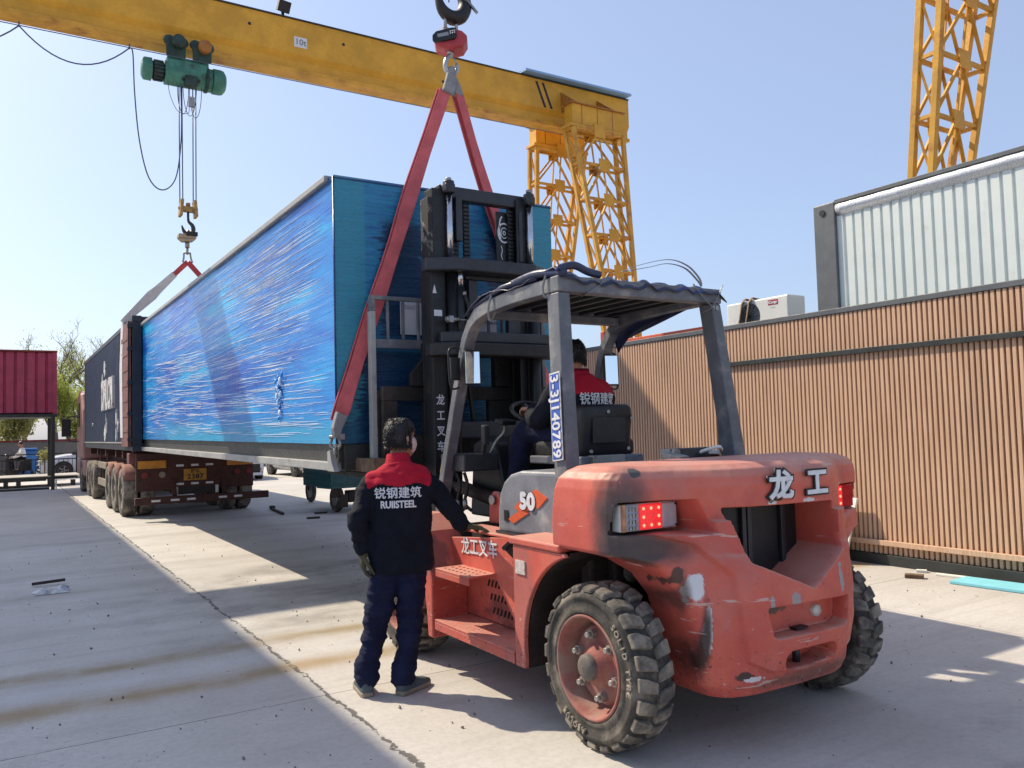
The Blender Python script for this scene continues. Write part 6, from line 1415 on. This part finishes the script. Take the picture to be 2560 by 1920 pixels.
def hair_cap(H, parent, off, voxel, seed, lo=-.05, grow=.016):
    mb = MB(); rg = []
    for z, w, f, b in ((-.075,.052,-.035,-.078),(-.05,.068,-.02,-.094),(-.02,.078,.005,-.106),(.015,.085,.02,-.114),(.05,.088,.070,-.116),(.085,.084,.098,-.108),(.112,.070,.085,-.09),(.132,.045,.055,-.06),(.140,.018,.02,-.025)):
        if z < lo: continue
        cy = (f+b)/2; hy = (f-b)/2; rg.append([H(w*math.cos(a), cy+hy*math.sin(a), z) for a in [2*math.pi*k/24 for k in range(24)]])
    mb.loft(rg, True, True)
    rnd = random.Random(seed)
    for i in range(2200):   # short tufts
        th = rnd.uniform(0, 2*math.pi); zz = rnd.uniform(max(lo, -.05), .135); k = max(0, min(1, (zz+.08)/.22)); rr = math.sqrt(max(.02, 1-max(0, (zz-.03)/.115)**2))
        if math.sin(th) > .25 and zz < .06: continue
        y0 = -.010; p = Vector((.082*rr*math.cos(th), y0+.100*rr*math.sin(th), zz)); n = Vector((math.cos(th)*rr, math.sin(th)*rr, max(.0, (zz-.01)*7))).normalized()
        tg_ = p - Vector((.01, -.03, .155)); tg_ = (tg_ - n*tg_.dot(n)); tg_ = tg_.normalized() if tg_.length > 1e-4 else Vector((0,1,0))
        d = (tg_*.85 + n*rnd.uniform(.1,.42) + Vector((rnd.uniform(-.22,.22), rnd.uniform(-.22,.22), rnd.uniform(-.2,.1)))).normalized(); L = rnd.uniform(.016, .034)
        a, b = p - n*.006, p + d*L; mb.tube([H(*a), H(*((a+b)/2+n*.003)), H(*b)], [.0030,.0028,.0007], 4)
    return mb.build('hair', M['hair'], parent)
# --- worker standing at the forklift
RT = Vector((2.06, 4.80, 0)); B = Body(RT, (.36, .93))
man = MB(); Hc = B(.095, .150, 1.562); H = head_parts(B, Hc, R(48))
neck = B(.068, .085, 1.40); add_head(man, H, neck)
limb(man, [B(.06,.05,.88), B(.062,.06,1.1), B(.065,.07,1.28), B(.068,.085,1.40)], [(.14,.09),(.13,.085),(.14,.09),(.08,.06)], 16, ref=tuple(B.f))
LH, RH = B(-.158,-.01,.88), Vector((2.575, 4.705, .985))
SHL, SHR = B(-.085,.06,1.30), B(.225,.06,1.31)
ELL, ELR = B(-.190,-.055,1.07), B(.385,.075,1.13)
limb(man, [SHL, ELL, LH], [.040,.032,.026], 10); limb(man, [SHR, ELR, RH], [.040,.032,.026], 10)
AL, AR = B(-.165,.005,.09), B(.075,-.04,.09)
limb(man, [B(-.01,.05,.86), B(-.065,.05,.48), AL], [.062,.042,.030], 12); limb(man, [B(.14,.04,.86), B(.12,.02,.48), AR], [.062,.042,.030], 12)
pm = man.build('person', M['skin'], None); remesh(pm, .006, 2)
tag(pm, 'worker in a navy and red jacket seen from behind, one gloved hand on the forklift', 'person', 'workers in red and navy jackets')
# jacket
jb = MB(); rg = []
for z, cx, cy, hx, hb, hf in ((.735,.075,.045,.190,.125,.13),(.765,.075,.045,.206,.138,.14),(.86,.073,.05,.208,.135,.14),(1.0,.07,.05,.206,.128,.135),(1.12,.068,.055,.208,.128,.13),(1.22,.068,.06,.210,.13,.13),(1.285,.068,.065,.203,.125,.12),(1.335,.068,.07,.180,.11,.105),(1.38,.068,.075,.135,.09,.09),(1.42,.070,.08,.085,.075,.075)):
    rg.append([B(cx+hx*math.copysign(abs(math.cos(a))**.8, math.cos(a)), cy+(hf if math.sin(a) > 0 else hb)*math.copysign(abs(math.sin(a))**.8, math.sin(a)), z) for a in [2*math.pi*k/28 for k in range(28)]])
jb.loft(rg, True, True)
limb(jb, [B(-.05,.065,1.31), B(-.112,.045,1.255), B(-.155,.0,1.15), ELL, ELL.lerp(LH, .5), LH+Vector((0,0,.01))], [.080,.078,.068,.062,.055,.050], 16)
limb(jb, [B(.19,.065,1.32), B(.255,.065,1.27), SHR.lerp(ELR, .55)+Vector((.01,0,.0)), ELR, ELR.lerp(RH, .5)+Vector((0,0,-.02)), RH+Vector((-.045,.012,.012))], [.080,.078,.070,.064,.058,.050], 16)
jk = jb.build('jacket', [M['navy'], M['redc']], pm); remesh(jk, .0085, 3)
wrinkle(jk, 6, .012, (1, 1, 1.6), 3); wrinkle(jk, 16, .006, (.8, .8, 2.2), 9); wrinkle(jk, 34, .002, (1, 1, 2), 4)
def yoke(p, n):
    x, y, z = B.L(p); d = abs(x-.07)
    lim = 1.268 + .02*min(1, d/.1) - max(0, d-.13)*.45
    arm = d > .205 + max(0, 1.30-z)*-.35
    return 1 if z > lim and not (d > .215 and z < 1.21) and not arm else 0
set_mats(jk, yoke)
cl = MB(); n_ = 24
rgs = []
for z, rx, ry, dy in ((1.39,.092,.082,.0),(1.425,.080,.073,.008),(1.462,.074,.070,.016),(1.467,.070,.066,.016),(1.425,.072,.066,.01)):
    rgs.append([B(.075+rx*math.cos(a), .088+dy+ry*math.sin(a), z + .012*math.sin(a)*-1) for a in [2*math.pi*k/n_ for k in range(n_)]])
c_ = cl.loft(rgs, True, False).build('collar', M['redc'], pm)
from mathutils.bvhtree import BVHTree
dgm = jk.data; bv = BVHTree.FromPolygons([v.co.copy() for v in dgm.vertices], [list(p.vertices) for p in dgm.polygons])
def onto(q):
    """press lettering onto the back of the jacket"""
    x, y, z = B.L(q); h = bv.ray_cast(B(x, -.6, z), B.f, 2)
    return (h[0] - B.f*(.006 - (y+.10)*1.0)) if h[0] is not None else q
text('\u9510\u94a2\u5efa\u7b51', .073, M['white_paint'], jk, B(.062,-.10,1.228), B.r, (0,0,1), ext=.0015, warp=onto, sp=1.02, bold=.0012)
text('RUIISTEEL', .060, M['white_paint'], jk, B(.062,-.10,1.160), B.r, (0,0,1), off=.0008, ext=.0015, warp=onto, sx=.84, bold=.0014)
# trousers
tb = MB()
limb(tb, [B(-.01,.05,.88), B(-.03,.05,.72), B(-.075,.045,.46), B(-.125,.02,.25), B(-.150,.005,.10)], [(.112,.11),(.098,.098),(.080,.082),(.072,.076),(.074,.078)], 18)
limb(tb, [B(.145,.045,.88), B(.14,.04,.72), B(.13,.03,.46), B(.10,-.01,.25), B(.078,-.035,.10)], [(.112,.11),(.098,.098),(.080,.082),(.072,.076),(.074,.078)], 18)
limb(tb, [B(.0,.05,.85), B(.14,.045,.85)], [.11,.11], 16)
tr_ = tb.build('trousers', M['navy_tr'], pm); remesh(tr_, .0085, 3); wrinkle(tr_, 7, .013, (1, 1, 1.3), 5); wrinkle(tr_, 8, .013, (.45, .45, 3.0), 1); wrinkle(tr_, 19, .005, (.8, .8, 2), 2)
# shoes
def shoe(B0, a, heel, label=None):
    d = Vector((math.cos(a), math.sin(a), 0)); q = Vector((d.y, -d.x, 0)); h = Vector(heel); rg = []; rs = []
    for t, w, z0, z1 in ((-.03,.028,.03,.085),(0,.038,.012,.10),(.06,.042,.012,.105),(.12,.044,.012,.085),(.18,.050,.012,.062),(.23,.044,.014,.05),(.262,.024,.02,.038)):
        rg.append([h+d*t+q*x*w+Vector((0,0,z0+(z1-z0)*k)) for x, k in ((-1,0),(-1.02,.4),(-.8,.85),(-.3,1),(.3,1),(.8,.85),(1.02,.4),(1,0))])
        rs.append([h+d*t+q*x*w*1.12+Vector((0,0,z)) for x, z in ((-1,.0),(-1.03,.03),(1.03,.03),(1,.0))])
    s_ = MB().loft(rg, True, True).build('shoe', M['shoe'], pm, .004); MB().loft(rs, True, True).build('sole', M['sole'], s_, .006)
shoe(B, R(78), AL + Vector((0,-.045,-.09))); shoe(B, R(28), AR + Vector((-.02,-.02,-.09)))
# gloves
gb = MB(); limb(gb, [LH+Vector((0,0,.02)), LH-Vector((0,0,.02))], [.034,.034], 12); hand(gb, B, LH-Vector((0,0,.02)), (.05,.1,-1), (-1,.2,0), -1, .55)
gl1 = gb.build('glove', M['glove'], pm); remesh(gl1, .0036, 1)
gb = MB(); wdir = Vector((.80,-.42,-.16)).normalized(); limb(gb, [RH-wdir*.045, RH], [.034,.034], 12); hand(gb, B, RH, wdir, (.1,0,1), -1, .42)
gl2 = gb.build('glove', M['glove'], pm); remesh(gl2, .0036, 1)
hair_cap(H, pm, None, .004, 5)
mk = MB(); rg = []
for z, y, w in ((-.095,.088,.045),(-.07,.112,.058),(-.04,.124,.064),(-.012,.118,.066),(.008,.098,.062)):
    rg.append([H(w*math.sin(t), y*math.cos(t)*.95+.012, z) for t in [R(-75)+R(150)*k/16 for k in range(17)]])
o_ = mk.loft(rg, False, False).build('mask', M['maskm'], pm, fix=False); sdm = o_.modifiers.new('s', 'SOLIDIFY'); sdm.thickness = .004
lp_ = MB()
for s in (-1, 1): lp_.tube(cat([H(s*.062,.035,-.005), H(s*.080,-.005,.012), H(s*.088,-.030,.010), H(s*.084,-.020,-.03), H(s*.055,.035,-.07)]), .0025, 6)
lp_.build('ear_loop', M['maskm'], o_)
# --- driver on the seat
D = Body((3.40, 4.50, 1.425), (-.05, 1))
dm = MB(); Hd = head_parts(D, D(-.02,.10,.655), R(12), R(-4)); add_head(dm, Hd, D(-.01,.05,.50))
limb(dm, [D(0,.05,.13), D(0,.03,.3), D(0,.03,.46)], [(.15,.10),(.16,.10),(.12,.08)], 14, ref=tuple(D.f))
HLd, HRd = Vector((3.22, 4.93, 1.74)), Vector((3.50, 4.98, 1.74))
for s, hp in ((-1, HLd), (1, HRd)): limb(dm, [D(s*.18,.05,.43), D(s*.27,.16,.24), hp-Vector((0,.05,0))], [.055,.042,.030], 10)
for s in (-1, 1): limb(dm, [D(s*.10,.06,.14), D(s*.17,.46,.16), D(s*.17,.60,-.28), D(s*.17,.62,-.34)], [.06,.045,.035,.035], 12)
for hp, s in ((HLd, 1), (HRd, -1)): hand(dm, D, hp-Vector((0,.05,0)), (0,1,.1), (0,0,1), s, .9)
dv = dm.build('person', M['skin'], None); remesh(dv, .006, 2)
tag(dv, 'forklift driver with short black hair sitting behind the steering wheel, seen from behind', 'person', 'workers in red and navy jackets')
jb = MB(); rg = []
for z, hx, hb, hf in ((.08,.20,.13,.14),(.2,.205,.125,.15),(.32,.22,.125,.13),(.42,.228,.12,.11),(.475,.19,.10,.09),(.515,.11,.085,.08),(.545,.075,.07,.07)):
    rg.append([D(hx*math.copysign(abs(math.cos(a))**.8, math.cos(a)), .035+(hf if math.sin(a) > 0 else hb)*math.copysign(abs(math.sin(a))**.8, math.sin(a)), z) for a in [2*math.pi*k/26 for k in range(26)]])
jb.loft(rg, True, True)
for s, hp in ((-1, HLd), (1, HRd)): limb(jb, [D(s*.15,.05,.445), D(s*.22,.06,.39), D(s*.27,.15,.25), D(s*.22,.30,.26), hp-Vector((0,.07,0))], [.092,.085,.070,.062,.052], 14)
dj = jb.build('jacket', [M['navy'], M['redc']], dv); remesh(dj, .009, 3); wrinkle(dj, 8, .008, (1,1,1.5), 2)
set_mats(dj, lambda p, n: 1 if D.L(p)[2] > .405-.10*max(0,abs(D.L(p)[0])-.1) and abs(D.L(p)[0]) < .24 else 0)
rgs = [[D(rx*math.cos(a), .042+dy+ry*math.sin(a), z) for a in [2*math.pi*k/24 for k in range(24)]] for z, rx, ry, dy in ((.515,.088,.078,0),(.55,.078,.072,.008),(.585,.072,.068,.014),(.555,.070,.064,.01))]
MB().loft(rgs, True, False).build('collar', M['redc'], dv)
dgm = dj.data; bv2 = BVHTree.FromPolygons([v.co.copy() for v in dgm.vertices], [list(p.vertices) for p in dgm.polygons])
OFFd = OFF[dv.name]
def onto2(q):
    x, y, z = D.L(q); h = bv2.ray_cast(D(x, -.6, z), D.f, 2)
    return (h[0] - D.f*(.006 - (y+.10))) if h[0] is not None else q
text('\u9510\u94a2\u5efa\u7b51', .088, M['white_paint'], dj, D(.06,-.10,.368), D.r, (0,0,1), ext=.0015, warp=onto2, bold=.0013)
tb = MB()
for s in (-1, 1): limb(tb, [D(s*.09,.04,.12), D(s*.13,.25,.16), D(s*.17,.47,.15), D(s*.17,.57,-.08), D(s*.17,.61,-.27)], [.115,.105,.088,.075,.072], 16)
limb(tb, [D(-.08,.04,.12), D(.08,.04,.12)], [.12,.12], 14)
dt_ = tb.build('trousers', M['navy_tr'], dv); remesh(dt_, .010, 3); wrinkle(dt_, 12, .007, (1,1,1.4), 4)
for s in (-1, 1):
    rg = []
    for t, w, z0, z1 in ((-.03,.028,.02,.085),(0,.038,.0,.10),(.06,.042,.0,.105),(.12,.044,.0,.085),(.18,.050,.0,.062),(.24,.03,.01,.04)): rg.append([D(s*.17+x*w, .60+t, -.44+z0+(z1-z0)*k) for x, k in ((-1,0),(-1,.5),(-.6,1),(.6,1),(1,.5),(1,0))])
    MB().loft(rg, True, True).build('shoe', M['shoe'], dv, .004)
hair_cap(Hd, dv, None, .004, 8, -.03)
# --- rider on the far scooter
E_ = Body((scx+.28, scy, .82), (-1, -.15))
rm2 = MB(); He = head_parts(E_, E_(0,.08,.64), R(20)); add_head(rm2, He, E_(0,.04,.48))
limb(rm2, [E_(0,.02,.02), E_(0,.02,.25), E_(0,.03,.44)], [(.15,.11),(.16,.11),(.13,.08)], 12, ref=tuple(E_.f))
for s in (-1, 1):
    limb(rm2, [E_(s*.17,.03,.42), E_(s*.26,.18,.22), E_(s*.27,.45,.08)], [.05,.042,.03], 8); hand(rm2, E_, E_(s*.27,.45,.08), E_.f, (0,0,1), -s, .8)
    limb(rm2, [E_(s*.10,.0,.05), E_(s*.17,.42,.06), E_(s*.15,.38,-.42)], [.09,.065,.045], 10)
rd_ = rm2.build('person', M['skin'], None); remesh(rd_, .012, 2); tag(rd_, 'far rider in a pale shirt and dark trousers sitting on the motor scooter', 'person')
jb = MB(); limb(jb, [E_(0,.02,.02), E_(0,.02,.25), E_(0,.03,.42)], [(.19,.14),(.20,.13),(.17,.10)], 14, ref=tuple(E_.f))
for s in (-1, 1): limb(jb, [E_(s*.15,.03,.42), E_(s*.26,.16,.20), E_(s*.27,.38,.10)], [.075,.062,.05], 10)
o_ = jb.build('shirt', M['foam'], rd_); remesh(o_, .016, 2)
tb = MB()
for s in (-1, 1): limb(tb, [E_(s*.09,.0,.05), E_(s*.17,.42,.06), E_(s*.15,.39,-.38)], [.115,.085,.065], 10)
o_ = tb.build('trousers', M['navy'], rd_); remesh(o_, .016, 2)
for s in (-1, 1): MB().ell(E_(s*.15,.44,-.47), (.12,.05,.05)).build('shoe', M['black'], rd_)
MB().ell(He(0,-.01,.05), (.09,.11,.085)).build('hair', M['hair'], rd_)
